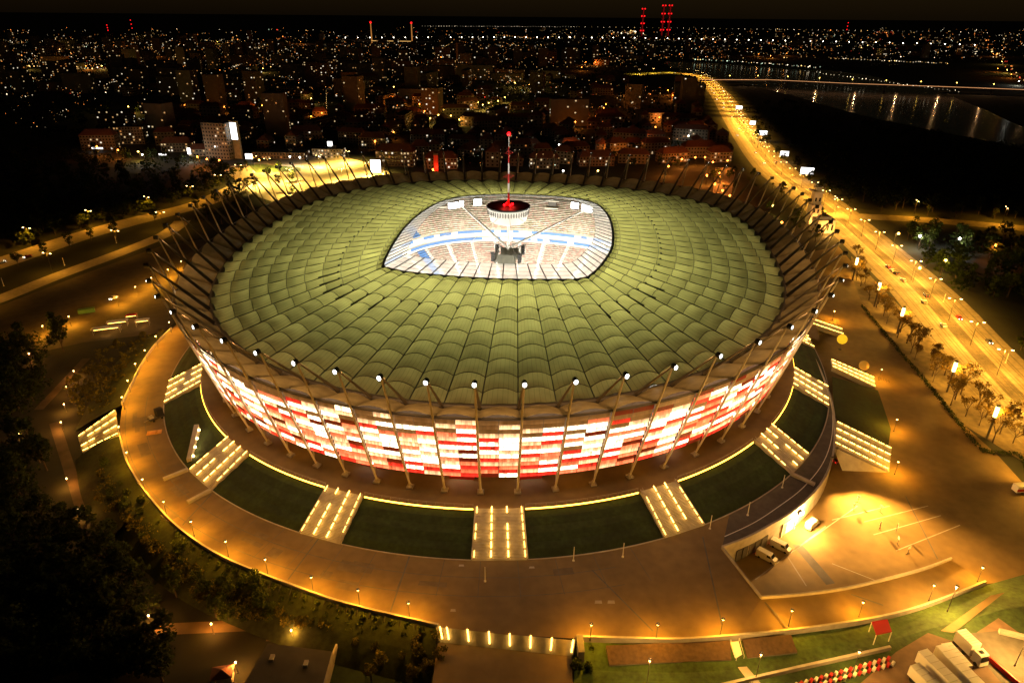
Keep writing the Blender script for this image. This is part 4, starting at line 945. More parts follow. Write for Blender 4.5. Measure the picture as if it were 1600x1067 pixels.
# paint lines and tyre marks of the yard
yard_o = bpy.data.objects['pavement.002'] if 'pavement.002' in bpy.data.objects else plaza_o
for a, b in [((1215, 845), (1260, 915)), ((1290, 822), (1180, 905)), ((1340, 790), (1240, 860)), ((1300, 880), (1372, 908)), ((1350, 815), (1450, 790)), ((1365, 835), (1470, 805)), ((1400, 860), (1500, 820)), ((1415, 775), (1465, 873)), ((1390, 790), (1300, 812))]:
    ground_line(a, b, .3, GZ+.03, 'yard_marking', M['concrete'] if a[0] != 1415 else M['darkconc'], yard_o)
ground_line((1245, 850), (1298, 912), 2.6, GZ+.028, 'drain_grate', M['darkconc'], yard_o)
for k, (x, y) in enumerate([(1333, 798), (1374, 826), (1402, 850), (1375, 800), (1340, 785), (1418, 865), (1400, 830)]):
    p_ = B(x, y); o = thing('barrier_stand', 'thin dark post with white plate standing in the lit yard', 'stand', p_, k*.7, 'posts standing in the yard')
    mb = MB(); mb.tube((0, 0, 0), (0, 0, 2.6), .07, n=5); mb.tube((-.7, 0, .05), (.7, 0, .05), .06, n=5); mb.build('post', M['darksteel'], o); mb = MB(); mb.box((0, .08, 2.2), (.9, .06, .8)); mb.build('plate', M['white'], o)

# ------------------------------------------------------------------ lit balloons
for x, y, r_, m_, lb in [(1316, 530, 2.1, 'balloon', 'bright yellow lit balloon on the right forecourt'), (1350, 571, 1.9, 'balloondim', 'dim orange lit balloon on the right forecourt')]:
    p_ = B(x, y, GZ+5.0); t = thing('balloon', lb, 'balloon', (p_.x, p_.y, GZ)); mb = MB(); mb.smooth = True; mb.ball((0, 0, 5.0), r_, 20, 12); mb.build('envelope', M[m_], t)
    mb = MB(); mb.tube((0, 0, 0), (0, 0, 3.2), .05, n=5); mb.box((0, 0, .15), (1, 1, .3)); mb.build('mooring', M['darksteel'], t)

# ------------------------------------------------------------------ vehicles
wh = MB(); wh.tube((0, -.1, 0), (0, .1, 0), .33, n=12); WHM = wh.data('wheel', M['rubber'])
def car_parts(root, paint, L=4.3, Wd=1.75, H=1.45, van=False, lights='both'):
    h0 = .35; mb = MB(); hw = Wd/2
    if van: prof = [(-L/2, h0), (-L/2, H*.97), (-L/2+.2, H), (L*.22, H), (L*.34, H*.62), (L/2-.05, H*.5), (L/2, h0)]
    else: prof = [(-L/2, h0), (-L/2, .85), (-L*.40, .92), (-L*.28, H), (L*.10, H), (L*.27, .92), (L/2-.15, .78), (L/2, .6), (L/2, h0)]
    n = len(prof); tw = .86
    def wy(z): return hw*(1 if z < .95 else tw)
    vs = [(x, -wy(z), z) for x, z in prof]+[(x, wy(z), z) for x, z in prof]
    mb.mesh(vs, [tuple(range(n)), tuple(range(2*n-1, n-1, -1))]+[(k, n+k, n+(k+1) % n, (k+1) % n) for k in range(n)]); mb.build('body', paint, root)
    mb = MB()
    if van:
        mb.mesh([(L*.235, -hw*.8, H*.95), (L*.235, hw*.8, H*.95), (L*.345, hw*.85, H*.66), (L*.345, -hw*.85, H*.66)], [(3, 2, 1, 0)])
        for s in (-1, 1): mb.mesh([(L*.05, s*hw*.875, H*.9), (L*.2, s*hw*.875, H*.9), (L*.28, s*hw*.9, H*.62), (L*.05, s*hw*.9, H*.62)], [(0, 1, 2, 3)])
    else:
        mb.mesh([(L*.115, -hw*.78, H-.04), (L*.115, hw*.78, H-.04), (L*.27, hw*.84, .97), (L*.27, -hw*.84, .97)], [(3, 2, 1, 0)])
        mb.mesh([(-L*.292, -hw*.78, H-.04), (-L*.292, hw*.78, H-.04), (-L*.405, hw*.84, .97), (-L*.405, -hw*.84, .97)], [(0, 1, 2, 3)])
        for s in (-1, 1): mb.mesh([(-L*.26, s*hw*.88, H-.1), (L*.09, s*hw*.88, H-.1), (L*.22, s*hw*.93, .98), (-L*.35, s*hw*.93, .98)], [(0, 1, 2, 3)])
    for v in range(len(mb.v)): x, y, z = mb.v[v]; mb.v[v] = (x*1.004, y*1.01, z+.006)
    mb.build('window', M['glassdark'], root)
    for sx in (-1, 1):
        for sy in (-1, 1): inst('wheel', WHM, root, (sx*L*.31, sy*(hw-.08), .33))
    for s in (-1, 1):
        if lights in ('both', 'head'): mb = MB(); mb.box((L/2+.01, s*hw*.7, .66), (.1, .34, .2)); mb.build('headlight', M['head'], root)
        mb = MB(); mb.box((-L/2-.01, s*hw*.75, .75), (.1, .3, .18)); mb.build('tail_light', M['tail'], root)
def car(p_, rz, label, paint=0, group=None, van=False, lights='both', sc=1.0, cat=None):
    r = thing('van' if van else 'car', label, cat or ('van' if van else 'car'), p_, rz, group); r.scale = (sc, sc, sc)
    if van: car_parts(r, M['carpaint'][paint], 5.4, 2.0, 2.3, True, lights)
    else: car_parts(r, M['carpaint'][paint], lights=lights)
    return r
def heading(P, p_):
    k = min(range(len(P)-1), key=lambda q: (P[q]-p_).length); d = P[k+1]-P[k]; return math.atan2(d.y, d.x)
for k, (x, y, rev, pt, lb) in enumerate([(1388, 418, 1, 2, 'dark red car at the head of the bright cluster on the road'), (1394, 424, 1, 3, 'pale car with glaring headlamps in the bright cluster'), (1400, 428, 1, 1, 'dark car behind the glaring car in the cluster'), (1411, 439, 1, 0, 'silver car just below the bright cluster'),
        (1447, 463, 1, 1, 'dark car beside the white car on the riverside road'), (1444, 473, 1, 3, 'white car in the middle of the riverside road'), (1474, 510, 1, 3, 'lone pale car low on the riverside road'), (1498, 498, 0, 2, 'red lit car parked on the right of the road'), (1545, 535, 0, 1, 'dark car with red lamps parked at the right kerb'), (1212, 252, 1, 0, 'silver car on the far bend of the road'), (1175, 218, 1, 3, 'pale car high up on the far bend')]):
    p_ = B(x, y, GZ+.05); car(p_, heading(ROAD, p_)+(math.pi if not rev else 0), lb, pt, 'cars on the riverside road')
cr2 = random.Random(5)
for k, (p_, dd) in enumerate(along(ROAD, 58, 160)):
    for s in (-1, 1):
        if cr2.random() < .62:
            o_ = s*cr2.choice([5.6, 9.2, 12.8]); q_ = p_+Vector((-dd.y, dd.x, 0))*o_; q_.z = GZ+.05
            car(q_, math.atan2(dd.y, dd.x)+(math.pi if s > 0 else 0), '%s car driving %s on the far stretch of the riverside road' % (['silver', 'dark', 'red', 'white', 'blue'][k % 5], 'away from the stadium' if s < 0 else 'towards the stadium'), k % 5, 'traffic on the far stretch of road')
for x, y, rz, lb in [(1197, 873, -.75, 'white van nearer the plaza wall in the yard'), (1219, 857, -.75, 'white van nearer the lit gate in the yard')]:
    car(B(x, y, GZ+.03), rz, lb, 3, 'white vans in the yard', True, 'none')
car(B(1268, 822, GZ+.03), .7, 'white box van lit by the floodlight under the wall', 3, None, True, 'none')
car(B(1311, 722, GZ+.08), .3, 'dark red car tucked under the outer right flight', 2, None, False, 'none')
for k, (x, y, rev, pt, P, lb) in enumerate([(178, 467, 0, 3, ROADB, 'white car beside the lamp on the brown paved field'), (43, 402, 0, 2, ROADC, 'red car on the tree lined road at left'), (2, 411, 1, 3, ROADC, 'pale car leaving the frame on the tree lined road')]):
    p_ = B(x, y, GZ+.06); car(p_, heading(P, p_)+(0 if rev else math.pi), lb, pt)
bus = thing('container', 'low green container on the brown paved field', 'container', B(136, 488, GZ+.05), .45); mb = MB(); mb.box((0, 0, .9), (7, 2.4, 1.8)); mb.build('body', M['green'], bus); mb = MB(); mb.box((0, 0, 1.86), (7.1, 2.5, .12)); mb.build('lid', M['green'], bus)
# tent-like light shelters by the left field
for k, (x, y, w, lb) in enumerate([(185, 510, 9, 'low white lit shelter left of the stadium, upper one'), (168, 520, 12, 'low white lit shelter left of the stadium, lower one'), (224, 508, 6, 'small lit shelter beside the planted bank'), (207, 500, 5, 'small red and white kiosk on the paved field')]):
    p_ = B(x, y, GZ+.06); t = thing('shelter', lb, 'shelter', p_, .35); mb = MB()
    for sx in (-1, 1):
        for sy in (-1, 1): mb.tube((sx*w*.45, sy*1.2, 0), (sx*w*.45, sy*1.2, 2.6), .08, n=5)
    mb.build('post', M['steel'], t); mb = MB(); mb.mesh([(-w/2, -1.6, 2.6), (w/2, -1.6, 2.6), (w/2, 1.6, 2.6), (-w/2, 1.6, 2.6), (-w/2+1, 0, 3.4), (w/2-1, 0, 3.4)], [(0, 1, 5, 4), (1, 2, 5), (2, 3, 4, 5), (3, 0, 4), (3, 2, 1, 0)]); mb.build('canopy', M['red'] if k == 3 else M['white'], t)
    point((0, -2.6, 2.2), 220, (1, .5, .14), .3, t); mb = MB(); mb.tube((-w*.4, -1.4, 2.45), (w*.4, -1.4, 2.45), .07, n=5); mb.build('light_tube', M['led'], t)
# equipment on the left plaza
eq = thing('equipment_trailer', 'dark equipment trailer with raised box on the left plaza', 'trailer', B(245, 655, PZ), .9)
mb = MB(); mb.box((0, 0, .9), (5, 2.2, .5)); mb.build('bed', M['darksteel'], eq); mb = MB(); mb.box((1.2, 0, 2.4), (2.2, 2.0, 2.6)); mb.build('box', M['black'], eq); mb = MB(); mb.box((-1.6, .2, 1.5), (1.3, 1.4, .8)); mb.tube((-2.4, 0, 1), (-4.2, 0, .8), .08, n=5); mb.build('generator', M['steel'], eq)
for sx in (-1.4, 1.4):
    for sy in (-1.05, 1.05): inst('wheel', WHM, eq, (sx, sy, .36), 0, (1.1, 1, 1.1))
tp = thing('tarpaulin', 'crumpled orange tarpaulin on the plaza beside the trailer', 'tarpaulin', B(241, 676, PZ+.02), .3); mb = MB(); tr_ = random.Random(3)
gp = [[Vector((-2.2+x*.9, -1.4+y*.9, .15+.7*tr_.random()*(1 if 0 < x < 5 and 0 < y < 3 else .1))) for x in range(6)] for y in range(4)]
for r_ in range(3): mb.strip(gp[r_], gp[r_+1])
mb.build('cloth', M['orange'], tp)
# bicycles by the globe lamp (rows of dark frames)
for k in range(5):
    p_ = B(1372+k*4, 592+k*1.2, GZ+.03); b_ = thing('bicycle', 'dark bicycle parked in the rack by the globe lamp', 'bicycle', p_, 1.2+.1*k, 'bicycles parked by the globe lamp')
    for x in (-.52, .52):
        mb = MB(); pts = [Vector((x+.33*math.cos(t*math.pi/6), 0, .34+.33*math.sin(t*math.pi/6))) for t in range(13)]; mb.path(pts, .03, 4); mb.build('wheel', M['rubber'], b_)
    mb = MB(); mb.path([(-.52, 0, .34), (-.15, 0, .85), (.38, 0, .85), (0, 0, .34), (-.15, 0, .85)], .025, 4); mb.tube((.52, 0, .34), (.36, 0, 1.0), .025, n=4); mb.tube((.36, -.28, 1.02), (.36, .28, 1.02), .02, n=4); mb.tube((-.52, 0, .34), (0, 0, .34), .02, n=4); mb.build('frame', M['darksteel'], b_)
    mb = MB(); mb.box((-.17, 0, .92), (.25, .14, .06)); mb.build('saddle', M['black'], b_)

# ------------------------------------------------------------------ lower right corner: lorries, awning, decks
def lorry(p_, rz, label, L=13.0, cab=True, hgt=3.9):
    r = thing('lorry', label, 'lorry', p_, rz, 'white lorries in the yard')
    mb = MB(); mb.box((0, 0, .95+(hgt-.95)/2), (L, 2.5, hgt-.95)); mb.build('trailer_box', M['white'], r)
    mb = MB(); mb.box((0, 0, .8), (L*.98, 1.0, .25)); mb.build('chassis', M['darksteel'], r)
    mb = MB()
    for k in range(1, 7): mb.box((-L/2+k*L/7, 0, hgt+.015), (.06, 2.5, .03))
    mb.build('roof_seam', M['steel'], r)
    for x in (-L*.38, -L*.28, L*.2):
        for s in (-1, 1): inst('wheel', WHM, r, (x, s*1.1, .5), 0, (1.5, 1.4, 1.5))
    if cab:
        x0 = L/2+.5; mb = MB(); mb.hexa([(x0, -1.2, .6), (x0+2.3, -1.2, .6), (x0+2.3, 1.2, .6), (x0, 1.2, .6)], [(x0, -1.15, 3.3), (x0+1.8, -1.1, 3.2), (x0+1.8, 1.1, 3.2), (x0, 1.15, 3.3)]); mb.build('cab', M['white'], r)
        mb = MB(); mb.mesh([(x0+2.18, -1.08, 1.7), (x0+2.18, 1.08, 1.7), (x0+1.88, 1.0, 2.95), (x0+1.88, -1.0, 2.95)], [(0, 1, 2, 3)]); mb.build('windscreen', M['glassdark'], r)
        mb = MB(); mb.box((x0+.9, 0, 3.36), (.8, .7, .12)); mb.build('roof_hatch', M['black'], r)
        for s in (-1, 1): inst('wheel', WHM, r, (x0+1.3, s*1.1, .5), 0, (1.5, 1.4, 1.5))
    return r
def px_lorry(a, b, label, **k):
    A, Q = B(*a, LZ+3.0), B(*b, LZ+3.0); d = Q-A; L = min(d.length, 14.0); c = A.lerp(Q, .5); return lorry(Vector((c.x, c.y, LZ+.06)), math.atan2(d.y, d.x), label, L=L, **k)
px_lorry((1500, 988), (1525, 1012), 'lorry with its white cab facing the lower right corner')
px_lorry((1478, 1005), (1512, 1042), 'slim white lorry without cab next to the cabbed one', cab=False, hgt=3.2)
px_lorry((1468, 1012), (1540, 1085), 'largest white lorry box, brightest of the row', cab=False, hgt=4.0)
px_lorry((1440, 1020), (1510, 1090), 'white lorry box in the middle of the row', cab=False, hgt=4.0)
px_lorry((1428, 1040), (1490, 1100), 'cream lorry box leftmost in the row', cab=False, hgt=3.6)
for x, y, pw in [(1480, 955, 6500), (1585, 1040, 6500), (1330, 1058, 1800), (1180, 1062, 1500), (1010, 1072, 1300)]:
    p_ = B(x, y, LZ); r = thing('street_lamp', {1480: 'lamp lighting the lorries from the grass bank', 1585: 'lamp lighting the lorries from the right', 1330: 'lamp beside the red and white blocks', 1180: 'lamp on the lawn by the pale footpath', 1010: 'lamp on the strip of lawn at the bottom'}[x], 'lamp', p_, 0, 'lamps at the bottom right')
    inst('post', LPM, r, (0, 0, 0), 0, (1, 1, 1.6)); inst('lamp_cap', LCM, r, (0, 0, 3.0)); inst('lamp_globe', LGM, r, (0, 0, 3.0)); point((0, 0, 7.4), pw*5, (1, .50, .10), .25, r)
aw = thing('awning', 'bright red awning over a stair head below the ramp parapet', 'awning', B(1378, 992, LZ)); c1, c2, c3, c4 = [B(x, y, -5.6) for x, y in ((1362, 972), (1386, 968), (1393, 987), (1369, 992))]; o_ = Vector(aw.location)
mb = MB(); mb.hexa([q-o_ for q in (c4, c3, c2, c1)], [q-o_+Vector((0, 0, .3)) for q in (c4, c3, c2, c1)]); mb.build('canopy', emi('red_cloth_glow', (1, .02, .01), .25), aw)  # awning cloth given a faint glow of its own, no lamp there
for q in (c1, c2, c3, c4): mb = MB(); w_ = q-o_; mb.tube((w_.x, w_.y, 0), (w_.x, w_.y, w_.z), .1, n=5); mb.build('post', M['white'], aw)
for k, (pxs, lb) in enumerate([(((947, 1008), (1140, 1000), (1143, 1030), (952, 1038)), 'long ribbed brown deck below the parapet'), (((1160, 998), (1236, 991), (1246, 1018), (1168, 1027)), 'short ribbed brown deck right of the white ramp')]):
    dk = thing('deck', lb, 'deck'); A, Bq, C, D = [B(x, y, LZ+z_) for (x, y), z_ in zip(pxs, (2.35, 2.35, .8, .8))]
    n = 16
    for q in range(n):
        a0, a1 = A.lerp(D, q/n), Bq.lerp(C, q/n); b0, b1 = A.lerp(D, (q+.8)/n), Bq.lerp(C, (q+.8)/n); dn = Vector((0, 0, -.15)); mb = MB(); mb.hexa([b0+dn, b1+dn, a1+dn, a0+dn], [b0, b1, a1, a0]); mb.build('plank', M['wood'], dk)
    mb = MB(); mb.hexa([D+Vector((0, 0, -.5)), C+Vector((0, 0, -.5)), Bq+Vector((0, 0, -2)), A+Vector((0, 0, -2))], [D-Vector((0, 0, .2)), C-Vector((0, 0, .2)), Bq-Vector((0, 0, .2)), A-Vector((0, 0, .2))]); mb.build('substructure', M['darkconc'], dk)
rp = thing('white_ramp', 'white ramp between the two ribbed decks', 'ramp'); A, Bq, C, D = B(1141, 1003, LZ+2.0), B(1154, 1001, LZ+2.0), B(1162, 1029, LZ+.4), B(1150, 1032, LZ+.4)
mb = MB(); dn = Vector((0, 0, -.4)); mb.hexa([D+dn, C+dn, Bq+dn, A+dn], [D, C, Bq, A]); mb.build('slab', M['white'], rp)
for a, b in ((A, D), (Bq, C)): mb = MB(); mb.tube(a+Vector((0, 0, .9)), b+Vector((0, 0, .9)), .05, n=4); mb.tube(a, a+Vector((0, 0, .9)), .05, n=4); mb.tube(b, b+Vector((0, 0, .9)), .05, n=4); mb.build('rail', M['white'], rp)
# red and white blocks in a row, with a low wall behind
blk = MB(); blk.box((0, 0, .3), (1.1, .6, .6)); blk.box((0, 0, .68), (.9, .35, .16)); BKM = [blk.data('block', M['white']), blk.data('block', M['red'])]
A, Q = B(1195, 1085, LZ+.05), B(1395, 1028, LZ+.05); d = (Q-A); n = int(d.length/1.25); rz = math.atan2(d.y, d.x)
for k in range(n):
    for row in range(2):
        p_ = A.lerp(Q, k/n)+Vector((-d.y, d.x, 0)).normalized()*(-1.3*row); o = bpy.data.objects.new('traffic_block', BKM[(k+row) % 2]); COL.objects.link(o); o.location = p_; o.rotation_euler = (0, 0, rz+.5)
        tag(o, ['white', 'red'][(k+row) % 2]+' traffic block in the long double row at the bottom right', 'block', 'traffic blocks in the double row')
wall([B(1120, 1075, LZ), B(1250, 1045, LZ), B(1390, 1014, LZ)], 1.0, .6, 'low_wall', M['concrete'], 'long pale wall behind the red and white blocks')
wall([B(1500, 995, LZ), B(1520, 1010, LZ), B(1600, 1080, LZ)], 1.2, .3, 'barrier_fence', M['red'], 'red and white barrier along the right of the lorry yard')
wall([B(1560, 988, LZ), B(1610, 1000, LZ)], 1.0, 1.0, 'low_wall', M['concrete'], 'pale low wall at the right edge above the asphalt')
bx = thing('trailer', 'small red and white trailer at the right edge of the forecourt', 'trailer', B(1595, 768, GZ), .1); mb = MB(); mb.box((0, 0, 1.6), (5, 2.2, 2.2)); mb.build('box', M['white'], bx); mb = MB(); mb.box((0, -1.13, 1.4), (5.02, .06, .9)); mb.build('stripe', M['red'], bx)
for s in (-1, 1):
    for x in (-.6, .6): inst('wheel', WHM, bx, (x, s*1.0, .35))
# long hedge between forecourt and verge
hg = random.Random(8); hp = curve_px([(1347, 480), (1400, 545), (1450, 603), (1520, 690), (1545, 708), (1590, 712), (1605, 735)], GZ, 8)
hd = thing('hedge', 'long clipped dark hedge between forecourt and verge', 'hedge'); mb = MB()
for a, b in zip(hp[:-1], hp[1:]):
    n = max(1, int((b-a).length/1.1))
    for q in range(n): clump(mb, a.lerp(b, q/n)+Vector((0, 0, .7)), .95, 26, .22, .8, hg)
mb.build('foliage', M['leafdark'], hd); mb = MB()
for a, b in zip(hp[::2][:-1], hp[::2][1:]): mb.tube(a, a+Vector((0, 0, .8)), .05, n=4)
mb.build('stem', M['bark'], hd)
# lower left flat building with skylights, and a small red roof
fb = thing('flat_building', 'dark flat roofed building at the bottom left', 'building'); q4 = [B(x, y, GZ+4) for x, y in ((418, 1005), (520, 1018), (500, 1090), (375, 1078))]
mb = MB(); dn = Vector((0, 0, -4)); mb.hexa([q4[3]+dn, q4[2]+dn, q4[1]+dn, q4[0]+dn], [q4[3], q4[2], q4[1], q4[0]]); mb.build('wall', M['concrete'], fb)
mb = MB(); up = Vector((0, 0, .02)); u2 = Vector((0, 0, .3)); c_ = sum(q4, Vector())/4; mb.hexa([c_+(q-c_)*.98+up for q in (q4[3], q4[2], q4[1], q4[0])], [c_+(q-c_)*.98+u2 for q in (q4[3], q4[2], q4[1], q4[0])]); ro = mb.build('roof', M['roofdark'], fb)
for x, y in ((425, 1027), (478, 1036)): p_ = B(x, y, GZ+4.6); mb = MB(); mb.box(p_, (.9, 1.4, .6)); mb.build('skylight', M['concrete'], ro)
wall([B(528, 1020, GZ), B(506, 1075, GZ)], 3.0, .4, 'screen_wall', M['cream'], 'pale screen wall right of the flat roofed building')
rk = thing('kiosk', 'little red roofed kiosk at the bottom left', 'kiosk', B(350, 1062, GZ), .2); mb = MB(); mb.box((0, 0, 1.2), (4, 3, 2.4)); mb.build('wall', M['cream'], rk); mb = MB(); mb.mesh([(-2.3, -1.8, 2.4), (2.3, -1.8, 2.4), (2.3, 1.8, 2.4), (-2.3, 1.8, 2.4), (0, 0, 3.4)], [(0, 1, 4), (1, 2, 4), (2, 3, 4), (3, 0, 4), (3, 2, 1, 0)]); mb.build('roof', M['roofred'], rk)
for k, (x, y, pw, lb) in enumerate([(368, 1035, 520, 'small lamp above the red roofed kiosk'), (232, 962, 380, 'path lamp among the dark trees, lower left'), (330, 975, 380, 'path lamp under the planted slope, left end'), (455, 985, 420, 'path lamp above the flat roofed building'), (525, 980, 420, 'path lamp under the planted slope, right end'), (625, 990, 560, 'path lamp just left of the broad lower steps'), (122, 795, 330, 'path lamp deep in the dark park, lower one'), (104, 748, 330, 'path lamp deep in the dark park, upper one'), (95, 660, 420, 'park path lamp in the left row, fourth from the top'), (100, 632, 420, 'park path lamp in the left row, third from the top'), (103, 605, 420, 'park path lamp in the left row, second from the top'), (115, 580, 420, 'park path lamp in the left row, topmost'), (45, 553, 250, 'park path lamp alone beneath the dark trees'), (30, 677, 250, 'park lamp near the left edge of the frame')]):
    p_ = B(x, y, GZ+3.2); r = thing('path_lamp', lb, 'lamp', (p_.x, p_.y, GZ), 0, 'low path lamps in the park'); inst('post', LPM, r, (0, 0, 0), 0, (1, 1, .7)); inst('lamp_globe', LGM, r, (0, 0, -1.6), 0, (.8, .8, 1)); point((0, 0, 3.0), pw*8, (1, .36, .05), .2, r)
for a, b, w, lb in [((60, 640), (135, 560), 3.2, 'narrow lit footpath through the dark park'), ((85, 660), (130, 800), 3.2, 'dim footpath deeper in the dark park'), ((200, 985), (420, 975), 3.4, 'footpath below the planted slope'), ((420, 990), (690, 1000), 4.0, 'paved walk along the foot of the planted slope')]:
    A, Q = B(*a, GZ+.06), B(*b, GZ+.06); dd = (Q-A).normalized(); n_ = Vector((-dd.y, dd.x, 0))*w/2; g = MB(); g.mesh([A-n_, Q-n_, Q+n_, A+n_], [(0, 1, 2, 3)]); struct('path', g, M['field'] if 'park' in lb else M['plaza'], label=lb, cat='path')
# ------------------------------------------------------------------ trees
tr = random.Random(21)
def make_tree(kind, seed):
    R = random.Random(seed); tk = MB(); cr = MB(); H = 11.0
    if kind == 'bare':
        H = 7.5
        def grow(p_, d, L, r, lev):
            q = p_+d*L; tk.tube(p_, q, r, r*.62, 5 if lev < 2 else 4, cap=False)
            if lev >= 4:
                clump(cr, q, .6, 9, .14, 1, R)
                return
            for _ in range(3 if lev < 3 else 2):
                nd = (d+Vector((R.uniform(-1, 1), R.uniform(-1, 1), R.uniform(-.1, .7)))*.62).normalized(); grow(p_.lerp(q, R.uniform(.6, 1)), nd, L*R.uniform(.6, .8), r*.58, lev+1)
        grow(Vector((0, 0, 0)), Vector((0, 0, 1)), 2.6, .16, 0)
        return tk.data('trunk', M['bark']), cr.data('crown', M['twigleaf'])
    tk.tube((0, 0, 0), (R.uniform(-.3, .3), R.uniform(-.3, .3), H*.5), .28, .16, 6); top = Vector((0, 0, H*.45))
    for q in range(6):
        a = q*1.05+R.random(); e = Vector((math.cos(a)*R.uniform(1.4, 2.6), math.sin(a)*R.uniform(1.4, 2.6), H*R.uniform(.5, .8))); tk.tube(top*R.uniform(.6, 1), e, .12, .04, 5)
    nb = 15
    for q in range(nb):
        a = R.uniform(0, 6.28); z = R.uniform(.32, .97) if kind != 'cone' else R.uniform(.15, .98)
        if kind == 'cone': rad = 2.4*(1-z)+.3
        elif kind == 'poplar': rad = 1.3*math.sin(math.pi*min(1, z))+.2
        else: rad = 3.6*math.sqrt(max(0, 1-((z-.58)/.46)**2))*R.uniform(.45, 1.0)
        clump(cr, (rad*math.cos(a)*.8, rad*math.sin(a)*.8, z*H), R.uniform(1.0, 1.7), 34, .34, .8, R)
    return tk.data('trunk', M['bark']), cr.data('crown', M['leaf'])
PROTO = {}
for kind, n in (('round', 4), ('cone', 2), ('bare', 3), ('poplar', 1)):
    PROTO[kind] = [make_tree(kind, 100+k*7+len(kind)) for k in range(n)]
CRV = {}
def tree(p_, kind, label, group, sc=1.0, leaf=None):
    k = tr.randrange(len(PROTO[kind])); tk, cr = PROTO[kind][k]
    if leaf:
        key = (kind, k, leaf)
        if key not in CRV: c2 = cr.copy(); c2.materials.clear(); c2.materials.append(M[leaf]); CRV[key] = c2
        cr = CRV[key]
    r = thing('tree', label, 'tree', p_, tr.uniform(0, 6.28), group); s = sc*tr.uniform(.8, 1.2); r.scale = (s*tr.uniform(.9, 1.15), s*tr.uniform(.9, 1.15), s)
    inst('trunk', tk, r); inst('crown', cr, r); return r
def inside(poly, x, y):
    c = False; j = len(poly)-1
    for i in range(len(poly)):
        if (poly[i][1] > y) != (poly[j][1] > y) and x < (poly[j][0]-poly[i][0])*(y-poly[i][1])/(poly[j][1]-poly[i][1])+poly[i][0]: c = not c
        j = i
    return c
ALLT = []
def grove(poly, n, kinds, label, group, sc=1.0, leaf=None, gap=5.0, z=GZ):
    W_ = [B(x, y, z) for x, y in poly]; pw = [(v.x, v.y) for v in W_]; xs = [v[0] for v in pw]; ys = [v[1] for v in pw]; k = 0; tries = 0
    while k < n and tries < n*40:
        tries += 1; x, y = tr.uniform(min(xs), max(xs)), tr.uniform(min(ys), max(ys))
        if not inside(pw, x, y) or any((x-a)**2+(y-b)**2 < gap*gap for a, b in ALLT): continue
        ALLT.append((x, y)); tree((x, y, z), tr.choice(kinds), label, group, sc, leaf); k += 1
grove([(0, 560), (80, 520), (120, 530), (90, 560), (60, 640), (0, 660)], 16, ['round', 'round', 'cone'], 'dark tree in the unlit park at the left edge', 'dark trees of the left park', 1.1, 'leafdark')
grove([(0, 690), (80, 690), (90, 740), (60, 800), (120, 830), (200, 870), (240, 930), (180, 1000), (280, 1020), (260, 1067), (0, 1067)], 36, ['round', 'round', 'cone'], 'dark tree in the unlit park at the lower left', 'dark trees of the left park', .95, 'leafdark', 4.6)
grove([(170, 745), (200, 760), (265, 850), (330, 905), (300, 950), (240, 880), (180, 800)], 12, ['round', 'poplar'], 'leafy tree below the left parapet', 'leafy trees below the left parapet', .6, 'leaf', 3.4)
grove([(310, 905), (420, 935), (430, 985), (340, 975), (270, 930)], 12, ['round'], 'leafy tree on the planted slope', 'leafy trees below the left parapet', .62, 'leaf', 3.4)
grove([(540, 995), (640, 1000), (650, 1067), (560, 1067)], 7, ['round', 'bare'], 'half bare tree left of the approach path', 'trees at the bottom of the frame', .55, 'leafyellow_or_lit', 3.0)
grove([(640, 1010), (690, 1015), (690, 1067), (650, 1067)], 5, ['round'], 'yellowing tree beside the approach path', 'trees at the bottom of the frame', .5, 'leafyellow_or_lit', 2.6)
grove([(895, 1030), (925, 1030), (930, 1067), (900, 1067)], 4, ['poplar', 'bare'], 'thin tree right of the lower steps', 'trees at the bottom of the frame', .5, 'leaf', 2.4)
grove([(255, 510), (262, 520), (185, 625), (120, 650), (100, 610), (170, 545)], 26, ['round', 'bare'], 'olive lit bush on the left bank', 'bushes of the left bank', .42, 'leafyellow_or_lit', 3.2, GZ+1.5)
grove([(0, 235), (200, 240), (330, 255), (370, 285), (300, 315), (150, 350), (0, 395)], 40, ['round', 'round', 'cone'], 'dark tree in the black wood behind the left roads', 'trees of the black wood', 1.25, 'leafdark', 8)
for k, (p_, d) in enumerate(along(ROADC, 17, 4)):
    for s in (-1, 1):
        if tr.random() < .6: tree(p_+Vector((-d.y, d.x, 0))*s*15, 'round', 'roadside tree along the amber lit road, %s row' % ('near' if s < 0 else 'far'), 'roadside trees at left', .85, 'leaf')
grove([(300, 335), (360, 300), (440, 282), (520, 292), (545, 300), (470, 318), (400, 350), (330, 380)], 20, ['round'], 'dark tree behind the left masts of the stadium', 'trees behind the left masts', .9, 'leafdark', 6)
grove([(1100, 285), (1140, 262), (1200, 285), (1270, 330), (1300, 365), (1290, 400), (1240, 370), (1170, 320)], 22, ['round', 'bare'], 'tree behind the right masts of the stadium', 'trees behind the right masts', .9, 'leaf', 6)
grove([(1395, 385), (1430, 365), (1600, 380), (1640, 470), (1500, 470), (1440, 420)], 36, ['round', 'round', 'cone'], 'green tree in the park right of the road', 'trees of the right park', 1.15, 'leaf', 6.5)
grove([(1560, 520), (1640, 510), (1680, 640), (1620, 610)], 8, ['round'], 'green tree at the right kerb of the road', 'trees of the right park', .9, 'leaf', 5)
grove([(1330, 330), (1420, 322), (1600, 333), (1640, 350), (1400, 337)], 16, ['round', 'poplar'], 'dark tree between the crossing road and the river', 'riverbank trees', 1.1, 'leafdark', 8)
grove([(1160, 205), (1190, 205), (1240, 260), (1300, 300), (1370, 320), (1330, 328), (1240, 275)], 18, ['round'], 'dark tree on the near river bank', 'riverbank trees', 1.0, 'leafdark', 9)
